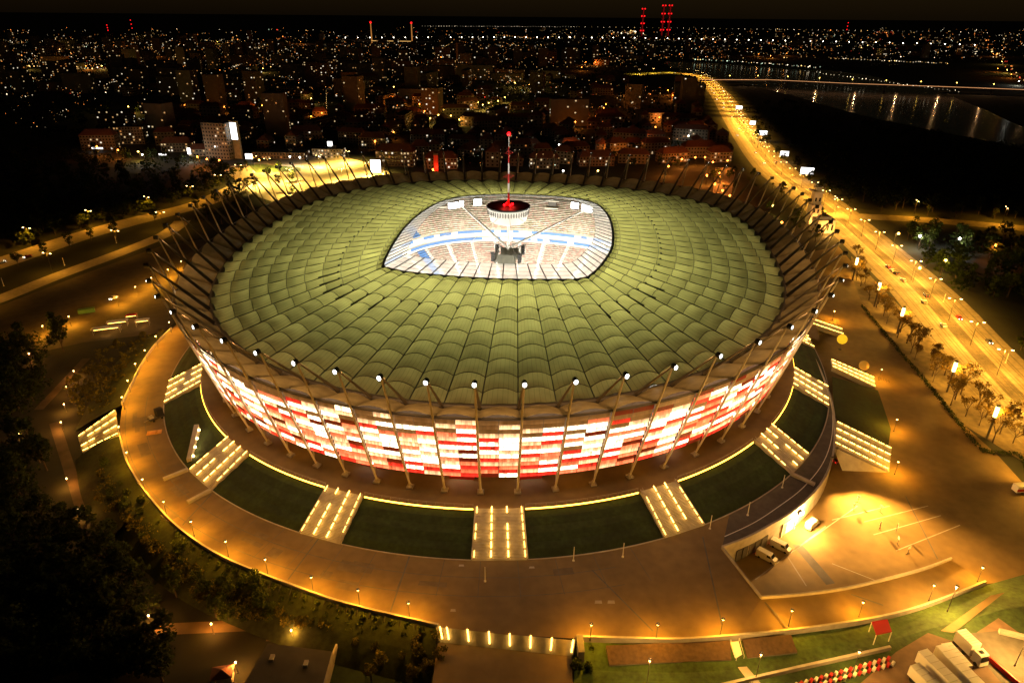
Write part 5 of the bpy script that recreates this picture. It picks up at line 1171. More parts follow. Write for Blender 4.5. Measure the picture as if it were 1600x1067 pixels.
grove([(1352, 465), (1368, 470), (1500, 610), (1600, 690), (1560, 700), (1490, 640)], 30, ['bare'], 'young almost bare tree on the verge', 'young trees on the verge', 1.5, 'twigleaf', 5.5)
grove([(1335, 405), (1365, 440), (1345, 460), (1330, 430)], 6, ['bare'], 'young almost bare tree at the far end of the verge', 'young trees on the verge', 1.3, 'twigleaf', 5)

sb = MB(); sbr = random.Random(13)
for poly_, n_ in (([(258, 515), (264, 522), (190, 632), (120, 650), (100, 610), (170, 545)], 110), ([(186, 690), (196, 725), (240, 790), (285, 835), (250, 870), (150, 780), (140, 710)], 110), ([(285, 835), (350, 882), (480, 935), (600, 965), (600, 990), (440, 975), (320, 950), (250, 880)], 150)):
    k = 0
    while k < n_:
        x, y = sbr.uniform(100, 620), sbr.uniform(500, 1000)
        if not inside(poly_, x, y): continue
        k += 1; clump(sb, B(x, y, -9.0)+Vector((0, 0, .6)), sbr.uniform(.8, 1.9), 42, .26, .7, sbr)
tag(sb.build('shrubbery', M['leafyellow_or_lit']), 'dense rough shrubbery covering the banks below the left parapets', 'shrubs', None, 'stuff')  # paler leaf colour stands in for lamp light on these shrubs
# ------------------------------------------------------------------ city buildings
cr_ = random.Random(77)
WL = [emi('lit_window_%d' % k, c, s) for k, (c, s) in enumerate([((1, .72, .36), .7), ((1, .52, .18), .55), ((1, .88, .66), 1.1), ((1, .36, .08), .5)])]
WALLS = [mat('render_%d' % k, c, .9, .2, .15) for k, c in enumerate([(.26, .20, .13), (.18, .15, .11), (.28, .24, .19), (.22, .13, .08)])]
winq = MB(); winq.box((0, 0, 0), (1.0, .16, 1.0)); WQ = {k: winq.data('window', m_) for k, m_ in enumerate(WL)}; WQD = winq.data('window', M['glassdark'])
def building(p_, w, d, h, rz, label, group=None, name='apartment_block', lit=.14, wall_m=None, roof='flat', own=False, cell=(3.2, 3.0), cat='building', only=None):
    r = thing(name, label, cat, p_, rz, group); mb = MB(); mb.boxz(0, 0, 0, h, w, d); mb.build('wall', wall_m or cr_.choice(WALLS), r)
    mb = MB()
    if roof == 'flat': mb.boxz(0, 0, h+.01, h+.6, w+.5, d+.5); mb.boxz(w*.2, 0, h+.6, h+2.6, 4, 3.5)
    else:
        e = .5; mb.mesh([(-w/2-e, -d/2-e, h), (w/2+e, -d/2-e, h), (w/2+e, d/2+e, h), (-w/2-e, d/2+e, h), (-w/2+d*.3, 0, h+d*.38), (w/2-d*.3, 0, h+d*.38)], [(0, 1, 5, 4), (1, 2, 5), (2, 3, 4, 5), (3, 0, 4), (3, 2, 1, 0)]); mb.boxz(w*.2, d*.1, h, h+d*.45, .8, .8)
    mb.build('roof', M['roofdark'] if roof == 'flat' else M['roofred'], r)
    mbs = [MB() for _ in WL]; dark = MB()
    for side in range(4):
        ln = w if side % 2 == 0 else d; n = int(ln//cell[0]); f = int(h//cell[1]); a = (-math.pi/2, 0, math.pi/2, math.pi)[side]
        if side == 2: continue
        for q in range(n):
            for z in range(f):
                u = (q+.5)*ln/n-ln/2; zz = (z+.55)*h/f; L = cr_.random() < lit; s = 1.5
                ww, hh = cell[0]*.5, cell[1]*.48
                if side == 0: c = (u, -d/2-.05, zz)
                elif side == 1: c = (w/2+.05, u, zz)
                else: c = (-w/2-.05, u, zz)
                rr = 0 if side == 0 else math.pi/2
                if own: inst('window', WQ[cr_.choices(range(4), (5, 3, 3, 1))[0]] if L else WQD, r, c, rr, (ww, 1, hh))
                elif L: mbs[cr_.choices(range(4), (5, 4, 2, 2))[0]].box(c, (ww*.9, .16, hh*.9), rr)
                elif ln < 60 and f < 7: dark.box(c, (ww, .16, hh), rr)
    if not own:
        for m_, b in zip(WL, mbs):
            if b.f: tag(b.build('lit_windows', m_, r), kind='stuff')
        if dark.f: tag(dark.build('dark_windows', M['glassdark'], r), kind='stuff')
    return r
def beside(x): return ['at the left edge', 'above the black wood', 'above the office tower', 'above the yellow square', 'under the cable bridge', 'behind the spire', 'left of the chimneys', 'by the road bend', 'over the far river bank', 'at the far right'][[x < q_ for q_ in (110, 260, 420, 560, 700, 860, 1000, 1130, 1300, 9999)].index(True)]
BP = []
def free(p_, r):
    for a, b, q in BP:
        if (p_.x-a)**2+(p_.y-b)**2 < (r+q)**2: return False
    return True
# the office tower with its bright billboard
t_ = building(B(348, 247), 26, 14, 34, -.25, 'office tower with a tall bright billboard on its end', None, 'office_tower', .07, WALLS[1], own=True, cell=(2.9, 3.1)); q_ = B(369, 246)
BP.append((B(355, 247).x, B(355, 247).y, 22))
bb = thing('billboard_tower', 'pale slab carrying a glowing white billboard beside the office tower', 'billboard', B(374, 248), -.25); mb = MB(); mb.boxz(0, 0, 0, 36, 7.5, 3); mb.build('slab', M['concrete'], bb)
mb = MB(); mb.box((-.2, -1.7, 26.5), (7.0, .3, 16)); mb.build('poster', M['screen'], bb); mb = MB(); mb.box((-.2, -1.62, 26.5), (7.8, .3, 17)); mb.build('frame', M['darksteel'], bb)
for x, y, w, d, h, rz, lit, lb, rf in [(160, 233, 34, 14, 15, .12, .12, 'wide cream apartment house left of the dark trees', 'hip'), (208, 224, 30, 14, 18, .12, .22, 'apartment house with a row of lit windows above the dark wood', 'flat'), (185, 196, 42, 14, 18, .1, .12, 'apartment block behind the lit house, upper left', 'flat'), (620, 258, 36, 16, 14, -.1, .2, 'dim house row behind the bright billboard', 'hip'), (585, 232, 30, 14, 12, -.1, .3, 'house with orange windows behind the yellow square', 'hip'), (440, 246, 52, 18, 6, -.05, .2, 'long low terminal building with lit front at the square', 'flat'), (515, 246, 30, 14, 9, -.05, .5, 'bright low building at the far corner of the square', 'flat'), (280, 236, 30, 14, 9, .1, .3, 'low orange lit building left of the office tower', 'hip'), (320, 243, 26, 12, 7, .1, .4, 'little lit building at the foot of the office tower', 'hip'), (1090, 245, 34, 15, 11, .1, .15, 'orange lit house row behind the right masts', 'hip'), (1050, 252, 30, 14, 9, .3, .2, 'orange lit house near the far rim, right', 'hip'), (1122, 252, 22, 14, 10, .1, .15, 'red orange house beside the lit orange yard', 'hip'), (690, 262, 30, 14, 10, 0, .3, 'house behind the far rim left of the spire', 'hip'), (850, 262, 28, 14, 10, 0, .25, 'house behind the far rim right of the spire', 'hip'), (930, 258, 34, 14, 9, .1, .2, 'long house roof glowing orange behind the far rim', 'hip')]:
    p_ = B(x, y); building(p_, w, d, h, rz, lb, None, 'house' if rf == 'hip' else 'apartment_block', lit, None, rf, own=True, cell=(3.0, 3.0)); BP.append((p_.x, p_.y, w*.6))
river_px = near+list(reversed(far))
def ok_px(x, y):
    if inside(river_px, x, y): return False
    if y > 296: return False
    if x > 1040+max(0, y-118)*.82: return False if y > 96 else True
    if x < 340 and y > 205 and y > 212+ (x/340)*30: return False
    if 340 < x < 640 and y > 236: return False
    if y > 130 and abs(x-(1095+(y-120)*.72)) < 42: return False
    return True
zones = [  # (x0,x1,y0,y1,count,type)
    (0, 560, 62, 100, 70, 'slab'), (0, 260, 108, 150, 26, 'slab'), (260, 560, 100, 150, 34, 'slab'), (540, 860, 72, 130, 46, 'slab'), (560, 1010, 120, 200, 50, 'mix'),
    (240, 620, 140, 232, 50, 'mix'), (620, 1130, 185, 262, 60, 'house'), (1060, 1140, 150, 235, 14, 'mix'), (1080, 1600, 56, 92, 40, 'slab'), (860, 1080, 66, 104, 18, 'slab')]
for x0, x1, y0, y1, n, ty in zones:
    k = tries = 0
    while k < n and tries < n*30:
        tries += 1; x, y = cr_.uniform(x0, x1), y0+(y1-y0)*cr_.random()
        if not ok_px(x, y): continue
        p_ = B(x, y); dist = (p_-Vector(CAM)).length; t2 = ty if ty != 'mix' else cr_.choice(['slab', 'house', 'house'])
        if t2 == 'slab': w, d, h = cr_.choice([(46, 13, 16), (60, 13, 30), (26, 18, 36), (70, 13, 16), (24, 20, 48), (50, 13, 33)]); rf = 'flat'; nm = 'apartment_block'
        else: w, d, h = cr_.uniform(16, 40), cr_.uniform(11, 14), cr_.choice([7, 9, 12, 14]); rf = 'hip'; nm = 'house'
        if not free(p_, max(w, d)*.55): continue
        BP.append((p_.x, p_.y, max(w, d)*.55)); k += 1
        far_ = 'far across the city' if dist > 1500 else ('in the middle distance' if dist > 800 else 'just behind the stadium')
        side_ = ['at the left edge', 'above the black wood', 'above the office tower', 'above the yellow square', 'under the cable bridge', 'behind the spire', 'left of the chimneys', 'by the road bend', 'over the far river bank', 'at the far right'][min(9, [x < q_ for q_ in (110, 260, 420, 560, 700, 860, 1000, 1130, 1300, 9999)].index(True))]
        shape_ = ('slender tower block' if h > 34 and w < 30 else 'tall slab block' if h > 28 else 'long low slab' if w > 60 else 'low apartment slab') if rf == 'flat' else ('long pitched roof house' if w > 28 else 'tall pitched roof house' if h > 11 else 'small pitched roof house')
        lb = '%s %s, %s' % (shape_, far_, side_)
        cell = (3.4, 3.0) if dist < 900 else ((4.6, 3.6) if dist < 1900 else (7, 5.5))
        building(p_, w, d, h, cr_.choice([-.3, .2, .1, 1.3, 1.5, -.1]), lb, '%ss %s, %s' % (shape_, far_, side_), nm, cr_.uniform(.03, .14) if rf == 'flat' else .07, None, rf, False, cell)

# ------------------------------------------------------------------ city lamps: individual street lamps with their own light
cl = MB(); cl.tube((0, 0, 0), (0, 0, 8.5), .12, .08, 5); cl.tube((0, 0, 8.5), (1.2, 0, 8.9), .06, n=4); CLM = cl.data('lamp_mast', M['darksteel'])
ch = {}
for key, c, s in (('o', (1, .26, .03), 14), ('y', (1, .60, .10), 14), ('w', (1, .93, .75), 16)):
    b_ = MB(); b_.smooth = True; b_.ball((1.5, 0, 8.8), .75, 8, 5); ch[key] = (b_.data('lamp_head', emi('street_bulb_'+key, c, s)), c)
glows = [(488, 183, 'o', 2.2), (502, 178, 'o', 1), (352, 168, 'o', .7), (411, 166, 'o', .8), (612, 156, 'o', 1.1), (630, 158, 'o', 1), (655, 164, 'o', 1), (662, 175, 'o', .8), (671, 186, 'y', 1.4), (685, 181, 'y', 1), (716, 188, 'y', 1.1), (703, 182, 'y', .7), (755, 165, 'y', 1.6), (765, 162, 'y', 1.4), (778, 159, 'y', 1.2), (790, 153, 'y', 1), (900, 192, 'o', 1.3), (930, 182, 'o', 1.6), (944, 170, 'o', 1.6), (948, 164, 'o', 1), (1032, 185, 'o', 1.4), (1026, 200, 'o', 1.1), (1005, 210, 'o', .8), (988, 214, 'o', .7), (965, 230, 'o', .9), (836, 222, 'o', .8), (895, 224, 'o', 1.2), (950, 228, 'o', 1), (975, 237, 'o', 1.2), (1063, 250, 'o', 2.2), (1045, 262, 'o', 2), (1088, 248, 'o', 1.3), (1075, 226, 'w', .6), (932, 268, 'y', .9), (872, 228, 'w', .8), (880, 268, 'w', .8), (660, 235, 'o', 1.2), (678, 266, 'o', 1.8), (640, 245, 'o', .9), (588, 222, 'o', 1.1), (614, 208, 'o', .8), (200, 168, 'y', 1.6), (150, 231, 'o', 1.5), (182, 236, 'o', 1.6), (218, 238, 'y', 1.6), (225, 243, 'w', .9), (296, 240, 'w', 1.6), (310, 246, 'o', 2.4), (326, 250, 'o', 2), (340, 252, 'o', 1.5), (392, 248, 'y', 1.4), (406, 252, 'y', 1.2), (452, 246, 'w', .8), (470, 247, 'w', .8), (398, 146, 'y', 1), (485, 155, 'y', .6), (805, 130, 'y', 1.3), (829, 133, 'y', 1.2), (722, 118, 'o', 1), (735, 118, 'o', 1), (615, 137, 'y', .8), (558, 134, 'o', .8), (845, 121, 'y', .8), (1105, 276, 'o', 2.4), (1118, 290, 'o', 2.8), (1126, 272, 'o', 2.6), (1130, 300, 'o', 2.6), (1142, 308, 'o', .9), (1112, 255, 'o', 1.2), (1135, 252, 'o', 1), (1102, 247, 'o', 1), (910, 106, 'o', 1), (930, 98, 'o', 1), (915, 98, 'o', .9), (1075, 214, 'w', .5), (1096, 202, 'o', .9), (985, 148, 'o', .6), (982, 143, 'o', .6), (1045, 142, 'o', .8), (1053, 150, 'o', .8), (1205, 88, 'o', 1.2), (1185, 85, 'o', 1.2), (1230, 84, 'o', 1.2), (1575, 110, 'y', 1.5), (1580, 117, 'o', 1.5), (1590, 128, 'w', 1.3), (1552, 85, 'o', 1.2), (1566, 97, 'y', 1.4), (1560, 108, 'o', 1.2), (60, 75, 'y', 2), (75, 72, 'w', 1.5), (40, 104, 'y', 1.5), (100, 106, 'y', 1.5), (135, 104, 'o', 2.5), (160, 104, 'y', 1), (235, 107, 'y', 1.5), (340, 66, 'y', 2), (380, 70, 'o', 2.5), (470, 66, 'o', 2.5), (500, 72, 'y', 2), (520, 67, 'w', 2), (300, 85, 'o', 2), (240, 85, 'o', 2), (410, 108, 'y', 1.2), (640, 100, 'o', 1.5), (690, 90, 'o', 1.5), (1432, 420, 'y', 1.6), (1440, 372, 'w', 1.2), (1400, 366, 'y', 1.2), (1500, 376, 'w', 1.2), (1552, 384, 'o', 1), (1478, 408, 'y', .8), (1180, 330, 'y', .9), (1225, 350, 'o', .5), (1205, 322, 'y', .8)]
for k, (x, y, key, s) in enumerate(glows):
    p_ = B(x, y, GZ+8); dist = (p_-Vector(CAM)).length; r = thing('street_lamp', '%s street lamp glowing %s' % ({'o': 'orange', 'y': 'yellow', 'w': 'white'}[key], ('among the houses, ' if dist < 900 else 'in distant streets, ')+beside(x)+(' near the horizon' if y < 70 else ' halfway up' if y < 140 else ' close to the rim' if y > 220 else '')), 'lamp', (p_.x, p_.y, GZ), cr_.uniform(0, 6), 'lamps in the city streets')
    inst('lamp_mast', CLM, r); inst('lamp_head', ch[key][0], r, (0, 0, 0), 0, (1, 1, 1) if dist < 1200 else (1.4, 1.4, 1)); point((1.4, 0, 8.0), 8000*s*(1 if dist < 1000 else 2.2), ch[key][1], .6, r)
# orange floodlit yard behind the right masts
area([(1118, 262), (1150, 262), (1140, 318), (1112, 320)], GZ+.08, 'pavement', M['paving'], 'orange lit yard behind the right masts', 'pavement')
# red floodlit banner tower and small bright fronts
rt = thing('tower', 'slim red floodlit tower behind the far left rim', 'tower', B(682, 268)); mb = MB(); mb.boxz(0, 0, 0, 15, 4, 4); mb.build('shaft', M['red'], rt); mb = MB(); mb.boxz(0, 0, 15, 16.5, 4.6, 4.6); mb.build('cap', M['darkconc'], rt); point((0, -7, 3), 3500, (1, .12, .03), .4, rt)
for k, (x, y, w, h, z0, lb) in enumerate([(588, 275, 9, 11, 3, 'glaring white advertising screen at the edge of the square'), (517, 240, 5, 9, 3, 'white lit sign at the far corner of the square'), (297, 246, 3.2, 6, 3, 'upright white lit sign left of the office tower'), (390, 252, 7, 5, 2, 'white lit panel right of the billboard slab'), (153, 236, 12, 1.4, 2, 'white lit shop front under the wide cream house'), (255, 246, 8, 1.4, 2, 'white lit shop front behind the dark trees')]):
    p_ = B(x, y); s_ = thing('lit_sign', lb, 'sign', p_, -.1); mb = MB(); mb.box((0, 0, z0+h/2), (w, .5, h)); mb.build('panel', M['screen'], s_); mb = MB()
    for sx in (-1, 1): mb.tube((sx*w*.35, 0, 0), (sx*w*.35, 0, z0), .15, n=5)
    mb.box((0, .35, z0+h/2), (w+.5, .25, h+.5)); mb.build('support', M['darksteel'], s_)
# riverside billboards
for k, (x, y, w, h) in enumerate([(1259, 274, 11, 5.5), (1224, 245, 8, 4.5), (1191, 212, 9, 5), (1175, 195, 7, 4.5), (1154, 170, 9, 4.5)]):
    p_ = B(x, y+5, GZ); s_ = thing('billboard', '%s white billboard along the river side of the road, counted from the near end' % ['first', 'second', 'third', 'fourth', 'fifth'][k], 'billboard', p_, -.35, 'white billboards by the river')
    mb = MB(); mb.box((0, 0, 4+h/2), (w, .5, h)); mb.build('panel', M['screen'], s_); mb = MB(); mb.tube((0, .2, 0), (0, .2, 4), .4, .35, 8); mb.box((0, .4, 4+h/2), (w+.6, .3, h+.6)); mb.box((0, -.6, 3.6), (w, .9, .2)); mb.build('support', M['darksteel'], s_)
# bridgehead tower and its pavilion by the right masts
bt = thing('stone_tower', 'ornate orange lit stone tower by the road junction', 'tower', B(1268, 348)); mb = MB(); mb.boxz(0, 0, 0, 13, 7, 7); mb.boxz(0, 0, 13, 22, 5.6, 5.6); mb.build('shaft', M['cream'], bt)
mb = MB(); mb.boxz(0, 0, 12.6, 13.6, 8, 8); mb.boxz(0, 0, 21.6, 22.6, 6.6, 6.6); mb.boxz(0, 0, 22.6, 25, 3.6, 3.6); mb.boxz(0, 0, 25, 25.5, 4.6, 4.6); mb.build('cornice', M['cream'], bt)
for z_ in (3, 8, 16):
    for sx in (-1.4, 1.4): mb = MB(); mb.box((sx, -3.55 if z_ < 13 else -2.85, z_+1), (1.2, .15, 2.6)); mb.build('window', M['glassdark'], bt)
point((0, -9, 2), 9000, (1, .40, .08), .5, bt); point((9, 0, 2), 7000, (1, .40, .08), .5, bt)
pv = thing('stone_pavilion', 'orange lit stone pavilion below the ornate tower', 'pavilion', B(1284, 362)); mb = MB(); mb.boxz(0, 0, 0, 8, 12, 9); mb.build('wall', M['cream'], pv); mb = MB(); mb.boxz(0, 0, 8, 9, 13, 10); mb.boxz(0, 0, 9, 11, 7, 6); mb.build('roof', M['cream'], pv)
for k in range(4): mb = MB(); mb.box((-4.2+2.8*k, -4.56, 4), (1.3, .15, 4)); mb.build('arched_opening', M['black'], pv)
point((0, -10, 3), 12000, (1, .42, .08), .5, pv)
# ------------------------------------------------------------------ bridges, chimneys, far skyline
def bridge(pxs, w, zd, name, label, lampstep, lampkey, m=M['paving'], thick=2.5):
    pts = [B(x, y, zd) for x, y in pxs]; r = thing(name, label, 'bridge'); mb = MB()
    for a, b in zip(pts[:-1], pts[1:]):
        d = (b-a).normalized(); n_ = Vector((-d.y, d.x, 0))*w/2; dn = Vector((0, 0, -thick)); mb.hexa([a-n_+dn, b-n_+dn, b+n_+dn, a+n_+dn], [a-n_, b-n_, b+n_, a+n_])
    mb.build('deck', m, r); tot = along(pts, lampstep); mb = MB(); pm = MB()
    for k, (p_, d) in enumerate(tot):
        lm = MB(); lm.smooth = True; s = max(.8, (p_-Vector(CAM)).length/2100); lm.ball(p_+Vector((0, 0, 8)), s, 6, 4); lo = lm.build('bridge_lamp', ch[lampkey][0].materials[0], r); pm = MB(); pm.tube(p_, p_+Vector((0, 0, 8)), .25, n=4); pm.build('lamp_post', M['darksteel'], lo)
        if k % 3 == 0: q = MB(); q.boxz(p_.x, p_.y, GZ-1, zd-thick, 3, 3); q.build('pier', M['concrete'], r)
    return r, pts
br1, P1 = bridge([(1095, 125), (1200, 125), (1330, 131), (1450, 135), (1560, 139), (1660, 143)], 14, GZ+11, 'bridge', 'long low bridge with an amber light line across the river', 62, 'y')
for k, (p_, d) in enumerate(along(P1, 75, 20)): point((p_.x, p_.y, GZ+18), 9000, (1, .5, .2), .6, br1)
mb = MB(); mb.path([p_+Vector((0, -7.2, .6)) for p_ in P1], .5, 4); mb.build('light_strip', emi('bridge_light_line', (1, .45, .18), .9), br1)
br2, P2 = bridge([(540, 62), (800, 61), (1000, 62), (1200, 66), (1400, 70), (1540, 74)], 20, GZ+12, 'bridge', 'far bridge marked by an even row of lamps', 62, 'w')
cb = thing('cable_bridge', 'distant cable stayed bridge with two lit pylons', 'bridge'); pa, pb = B(581, 64, GZ+10), B(644, 65, GZ+10); ext = (pb-pa)*.5
mb = MB(); d = (pb-pa).normalized(); n_ = Vector((-d.y, d.x, 0))*9; a, b = pa-ext, pb+ext; dn = Vector((0, 0, -4)); mb.hexa([a-n_+dn, b-n_+dn, b+n_+dn, a+n_+dn], [a-n_, b-n_, b+n_, a+n_]); mb.build('deck', M['concrete'], cb)
mb = MB(); mb.box((pa+pb)/2+Vector((0, -9.5, 0)), ((pb-pa).length, 1, 2.2), math.atan2(d.y, d.x)); mb.build('light_strip', emi('deck_light', (1, .55, .15), 1.0), cb)
for p_ in (pa, pb):
    mb = MB(); mb.tube(p_+Vector((0, 0, -20)), p_+Vector((0, 0, 78)), 3.6, 2.2, 6); py = mb.build('pylon', emi('pylon_glow', (1, .38, .08), .45), cb); mb = MB(); mb.smooth = True; mb.ball(p_+Vector((0, 0, 82)), 5, 8, 5); mb.build('beacon', M['farred'], py)  # pylon given its own glow in place of floodlighting
    mb = MB()
    for q in range(1, 7):
        for s in (-1, 1): mb.tube(p_+Vector((0, 0, 76-q*5)), p_+d*s*q*17, .8, n=3)
    tag(mb.build('stay_cables', M['darksteel'], cb), kind='stuff')
for k, (x, yt, yb, lb) in enumerate([(1002, 22, 52, 'leftmost tall chimney with red warning lamps'), (1033, 18, 54, 'middle tall chimney with red warning lamps'), (1043, 18, 54, 'rightmost tall chimney with red warning lamps')]):
    p_ = B(x, 58.5); dist = (p_-Vector(CAM)).length; H = (58.5-yt)/1067*dist; c_ = thing('chimney', lb, 'chimney', p_, 0, 'chimneys of the power station'); mb = MB(); mb.tube((0, 0, 0), (0, 0, H), dist/1067*2.2, dist/1067*1.6, 10); mb.build('stack', mat('chimney_red_%d' % k, (.3, .05, .04), .8), c_)
    for q in range(4):
        for sx in (-1, 1): mb = MB(); mb.smooth = True; mb.ball((sx*dist/1067*1.9, -dist/1067*1.9, H*(.98-.25*q)), dist/1067*.9, 6, 4); mb.build('warning_lamp', M['farred'], c_)
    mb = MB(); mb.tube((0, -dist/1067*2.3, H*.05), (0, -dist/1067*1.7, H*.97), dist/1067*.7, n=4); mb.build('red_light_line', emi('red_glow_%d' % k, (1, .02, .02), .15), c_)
for x, y, h_, lb in [(208, 49, 14, 'far mast with red lamps at the upper left'), (170, 50, 9, 'second far mast with red lamps, upper left'), (1322, 50, 12, 'far mast with a red lamp at the upper right')]:
    p_ = B(x, y+2 if y > 45 else 47); dist = (p_-Vector(CAM)).length; u = dist/1067; c_ = thing('radio_mast', lb, 'mast', p_); mb = MB(); mb.tube((0, 0, 0), (0, 0, h_*u), u*.5, u*.25, 4); mb.build('lattice', M['darksteel'], c_)
    for q in range(3): mb = MB(); mb.smooth = True; mb.ball((0, -u*.5, h_*u*(1-.33*q)), u*.6, 6, 4); mb.build('warning_lamp', M['farred'], c_)
# scattered far lights that nobody could count: one mass per colour
cols = [('w', (1, .80, .52), 3.4, .28), ('y', (1, .58, .18), 3.2, .32), ('o', (1, .28, .05), 3.0, .34), ('r', (1, .06, .03), 2.0, .03), ('g', (.75, 1, .7), 2.4, .03)]
lm = [MB() for _ in cols]; ld = [MB() for _ in cols]
def add_light(x, y, zh, sz, kk=None):
    p_ = B(x, y, zh); u = (p_-Vector(CAM)).length/1067
    k = kk if kk is not None else cr_.choices(range(5), [c[3] for c in cols])[0]; s = sz*u
    V = [p_+Vector((s, 0, 0)), p_+Vector((0, s, 0)), p_+Vector((-s, 0, 0)), p_+Vector((0, -s, 0)), p_+Vector((0, 0, s)), p_+Vector((0, 0, -s))]
    (lm if cr_.random() < .38 else ld)[k].mesh(V, [(0, 1, 4), (1, 2, 4), (2, 3, 4), (3, 0, 4), (1, 0, 5), (2, 1, 5), (3, 2, 5), (0, 3, 5)])
def dark_gap(x, y):
    if inside(river_px, x, y): return True
    if y > 92 and x > 1060: return True
    if 108 < y < 121 and x < 190: return cr_.random() < .9
    if x < 330 and y > 200: return True
    if y > 215 and x < 640: return True
    return False
n = 0
dens = [(0, 620, 46, 62, 190), (0, 560, 62, 82, 520), (0, 560, 82, 108, 560), (0, 240, 84, 103, 170), (0, 560, 108, 150, 330), (0, 640, 150, 215, 190), (540, 860, 70, 100, 300), (540, 860, 100, 135, 220), (560, 1060, 135, 200, 260), (640, 1120, 200, 262, 170), (860, 1080, 48, 62, 120), (860, 1080, 70, 105, 110), (1080, 1600, 46, 62, 260), (1080, 1600, 62, 84, 420), (1080, 1600, 84, 97, 130), (1300, 1600, 97, 130, 110), (1480, 1600, 60, 130, 130), (620, 860, 40, 62, 90)]
for x0, x1, y0, y1, c in dens:
    k = 0
    while k < c:
        k += 2.3
        if cr_.random() < .45: cx, cy = cr_.uniform(x0, x1), cr_.uniform(y0, y1); m_ = cr_.randrange(2, 6)
        else: cx, cy = cr_.uniform(x0, x1), cr_.uniform(y0, y1); m_ = 1
        for _ in range(m_):
            x, y = cx+cr_.gauss(0, 7)*(m_ > 1), cy+cr_.gauss(0, 2.0)*(m_ > 1)
            if y < 41 or dark_gap(x, y): continue
            big = cr_.random(); add_light(x, y, GZ+cr_.uniform(4, 14), (.27 if big < .72 else (.42 if big < .96 else .75)))
for _ in range(64):      # streets: lamps in lines
    x, y = cr_.uniform(0, 1060), cr_.choice([cr_.uniform(56, 100), cr_.uniform(80, 240)])
    if dark_gap(x, y) or not ok_px(x, y): continue
    a_ = cr_.choice([.25, .25+1.57, -.5, 1.0])+cr_.gauss(0, .12); p_ = B(x, y); L_ = cr_.uniform(150, 620)*(1 if y > 100 else 2.2); st = 30 if y > 100 else 60; kk = cr_.choice([0, 1, 2, 2, 1])
    for q in range(int(L_/st)):
        w_ = p_+Vector((math.cos(a_), math.sin(a_), 0))*q*st; dd = np.array(w_)-CAM; dep = dd@FWD
        if dep < 300: continue
        sx_, sy_ = 800+1067*(dd@RGT)/dep, 533.5-1067*(dd@UPV)/dep
        if dark_gap(sx_, sy_) or not ok_px(sx_, sy_) or sy_ < 44: continue
        add_light(sx_, sy_, GZ+8, .36, kk)
for k in range(58): add_light(lerp(660, 905, k/58), 41.2+k*.02+cr_.uniform(-.2, .2), GZ+9, .3, 0)
for k in range(60): add_light(lerp(905, 1480, k/60), 42.4+k*.125+cr_.uniform(-.3, .3), GZ+9, .3, cr_.choice([0, 0, 1]))
for k in range(60): add_light(lerp(15, 260, k/60)+cr_.uniform(-3, 3), 103+cr_.uniform(-1.5, 1.5)+k*.12, GZ+9, cr_.choice([.5, .7, .9]), cr_.choice([0, 1, 1, 4]))
for k in range(46): add_light(1082+k*4.4+cr_.uniform(-2, 2), 92+k*.30+cr_.uniform(-1, 1), GZ+9, cr_.choice([.5, .6, .8]), cr_.choice([0, 1, 4]))
for k in range(44): add_light(1300+k*4.2+cr_.uniform(-2, 2), 91+k*.20+cr_.uniform(-.8, .8), GZ+9, cr_.choice([.5, .7]), cr_.choice([0, 1]))
for k in range(38): add_light(1275+k*6+cr_.uniform(-2, 2), 113.5+k*.8+cr_.uniform(-1, 1), GZ+14, cr_.choice([.45, .6]), 0)
for k in range(26): add_light(lerp(1545, 1600, k/26)+cr_.uniform(-6, 6), lerp(72, 128, k/26)+cr_.uniform(-3, 3), GZ+9, cr_.choice([.6, .9]), cr_.choice([1, 2, 2, 3]))
for k in range(22): add_light(cr_.gauss(980, 12), cr_.gauss(50.5, 1.2), GZ+12, cr_.choice([.6, .9, 1.3]), cr_.choice([0, 1]))
for k in range(14): add_light(cr_.gauss(1382, 7), 50+abs(cr_.gauss(0, 4)), GZ+12, .7, cr_.choice([2, 3]))
for (nm, c, s, _), mb, dim_ in [(q, b_, False) for q, b_ in zip(cols, lm)]+[(q, b_, True) for q, b_ in zip(cols, ld)]:
    if not mb.f: continue
    o = mb.build('city_lights', emi('city_light_'+nm, c, s*(.22 if dim_ else 1))); tag(o, ('faint ' if dim_ else 'bright ')+{'w': 'countless white', 'y': 'countless yellow', 'o': 'countless orange', 'r': 'scattered red', 'g': 'scattered greenish'}[nm]+' lights sprinkled over the distant city', 'lights', None, 'stuff')
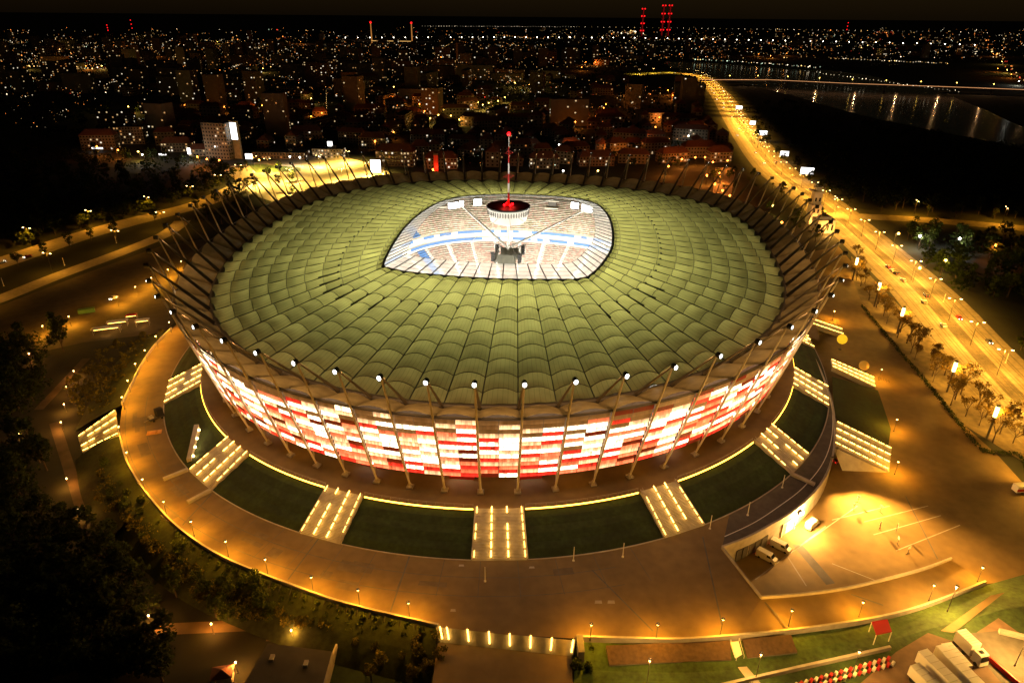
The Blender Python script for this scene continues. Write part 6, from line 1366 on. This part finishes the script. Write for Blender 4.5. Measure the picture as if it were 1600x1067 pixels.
# woods between the houses: dark crowns as one mass
wd = MB(); wr = random.Random(31)
for _ in range(900):
    x, y = wr.uniform(0, 1130), 66+(262-66)*wr.random()**.7
    if not ok_px(x, y): continue
    p_ = B(x, y); u = (p_-Vector(CAM)).length
    if not free(p_, 3): continue
    clump(wd, p_+Vector((0, 0, 5)), 5.5, 16, 1.5, .9, wr)
for poly_, n_ in (([(0, 235), (200, 240), (330, 258), (372, 288), (300, 318), (150, 352), (0, 398)], 240), ([(1420, 368), (1640, 384), (1660, 470), (1500, 468), (1450, 420)], 60), ([(1150, 165), (1240, 160), (1370, 196), (1600, 236), (1660, 330), (1330, 318), (1230, 245)], 420), ([(0, 700), (70, 700), (60, 800), (120, 850), (220, 900), (250, 960), (180, 1000), (270, 1030), (260, 1067), (0, 1067)], 420), ([(0, 535), (90, 530), (70, 640), (0, 660)], 90)):
    for _ in range(n_):
        xs_, ys_ = [q[0] for q in poly_], [q[1] for q in poly_]; x, y = wr.uniform(min(xs_), max(xs_)), wr.uniform(min(ys_), max(ys_))
        while not inside(poly_, x, y): x, y = wr.uniform(min(xs_), max(xs_)), wr.uniform(min(ys_), max(ys_))
        near_ = y > 500; clump(wd, B(x, y)+Vector((0, 0, 4.5 if not near_ else wr.uniform(2.5, 6))), 5.0 if not near_ else 2.6, 40 if not near_ else 60, .8 if not near_ else .34, .8, wr)
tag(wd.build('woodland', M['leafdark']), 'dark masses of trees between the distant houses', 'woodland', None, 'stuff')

# ordinal labels along rows that can be counted in the picture
def ordn(k): return '%d%s' % (k, 'th' if 10 < k % 100 < 14 else {1: 'st', 2: 'nd', 3: 'rd'}.get(k % 10, 'th'))
def relabel(group, text, tail, key):
    obs = sorted([o for o in COL.objects if o.parent is None and o.get('group') == group], key=key)
    for k, o in enumerate(obs): o['label'] = '%s, %s %s' % (text, ordn(k+1), tail)
depth_ = lambda o: (Vector(o.location)-Vector(CAM)).dot(Vector(FWD))
lat_ = lambda o: (Vector(o.location)-Vector(CAM)).dot(Vector(RGT))/depth_(o)
relabel('young trees on the verge', 'young almost bare tree on the verge', 'from the near end', depth_)
relabel('twin armed lamps down the riverside road', 'tall twin armed lamp on the riverside road median', 'from the near end', depth_)
relabel('lamps on the yellow square', 'tall lamp on the bright yellow square', 'from the left', lat_)
relabel('lamps along the tree lined road', 'tall lamp beside the tree lined road', 'from the left', lat_)
relabel('lamps along the narrow amber road', 'tall lamp beside the narrow amber road', 'from the left', lat_)
relabel('lamps along the crossing road', 'tall lamp beside the crossing road on the right', 'from the left', lat_)
relabel('posts standing in the yard', 'thin dark post with white plate in the yard', 'from the left', lat_)
relabel('bicycles parked by the globe lamp', 'dark bicycle in the rack by the globe lamp', 'from the left', lat_)
relabel('roadside trees at left', 'roadside tree along the amber lit road', 'from the left', lat_)
relabel('traffic on the far stretch of road', 'small car on the far stretch of the riverside road', 'from the near end', depth_)
for c_ in ('white', 'red'):
    obs = sorted([o for o in COL.objects if o.name.startswith('traffic_block') and o['label'].startswith(c_)], key=lat_)
    for k, o in enumerate(obs): o['label'] = '%s traffic block in the long double row, %s of its colour from the left' % (c_, ordn(k+1))
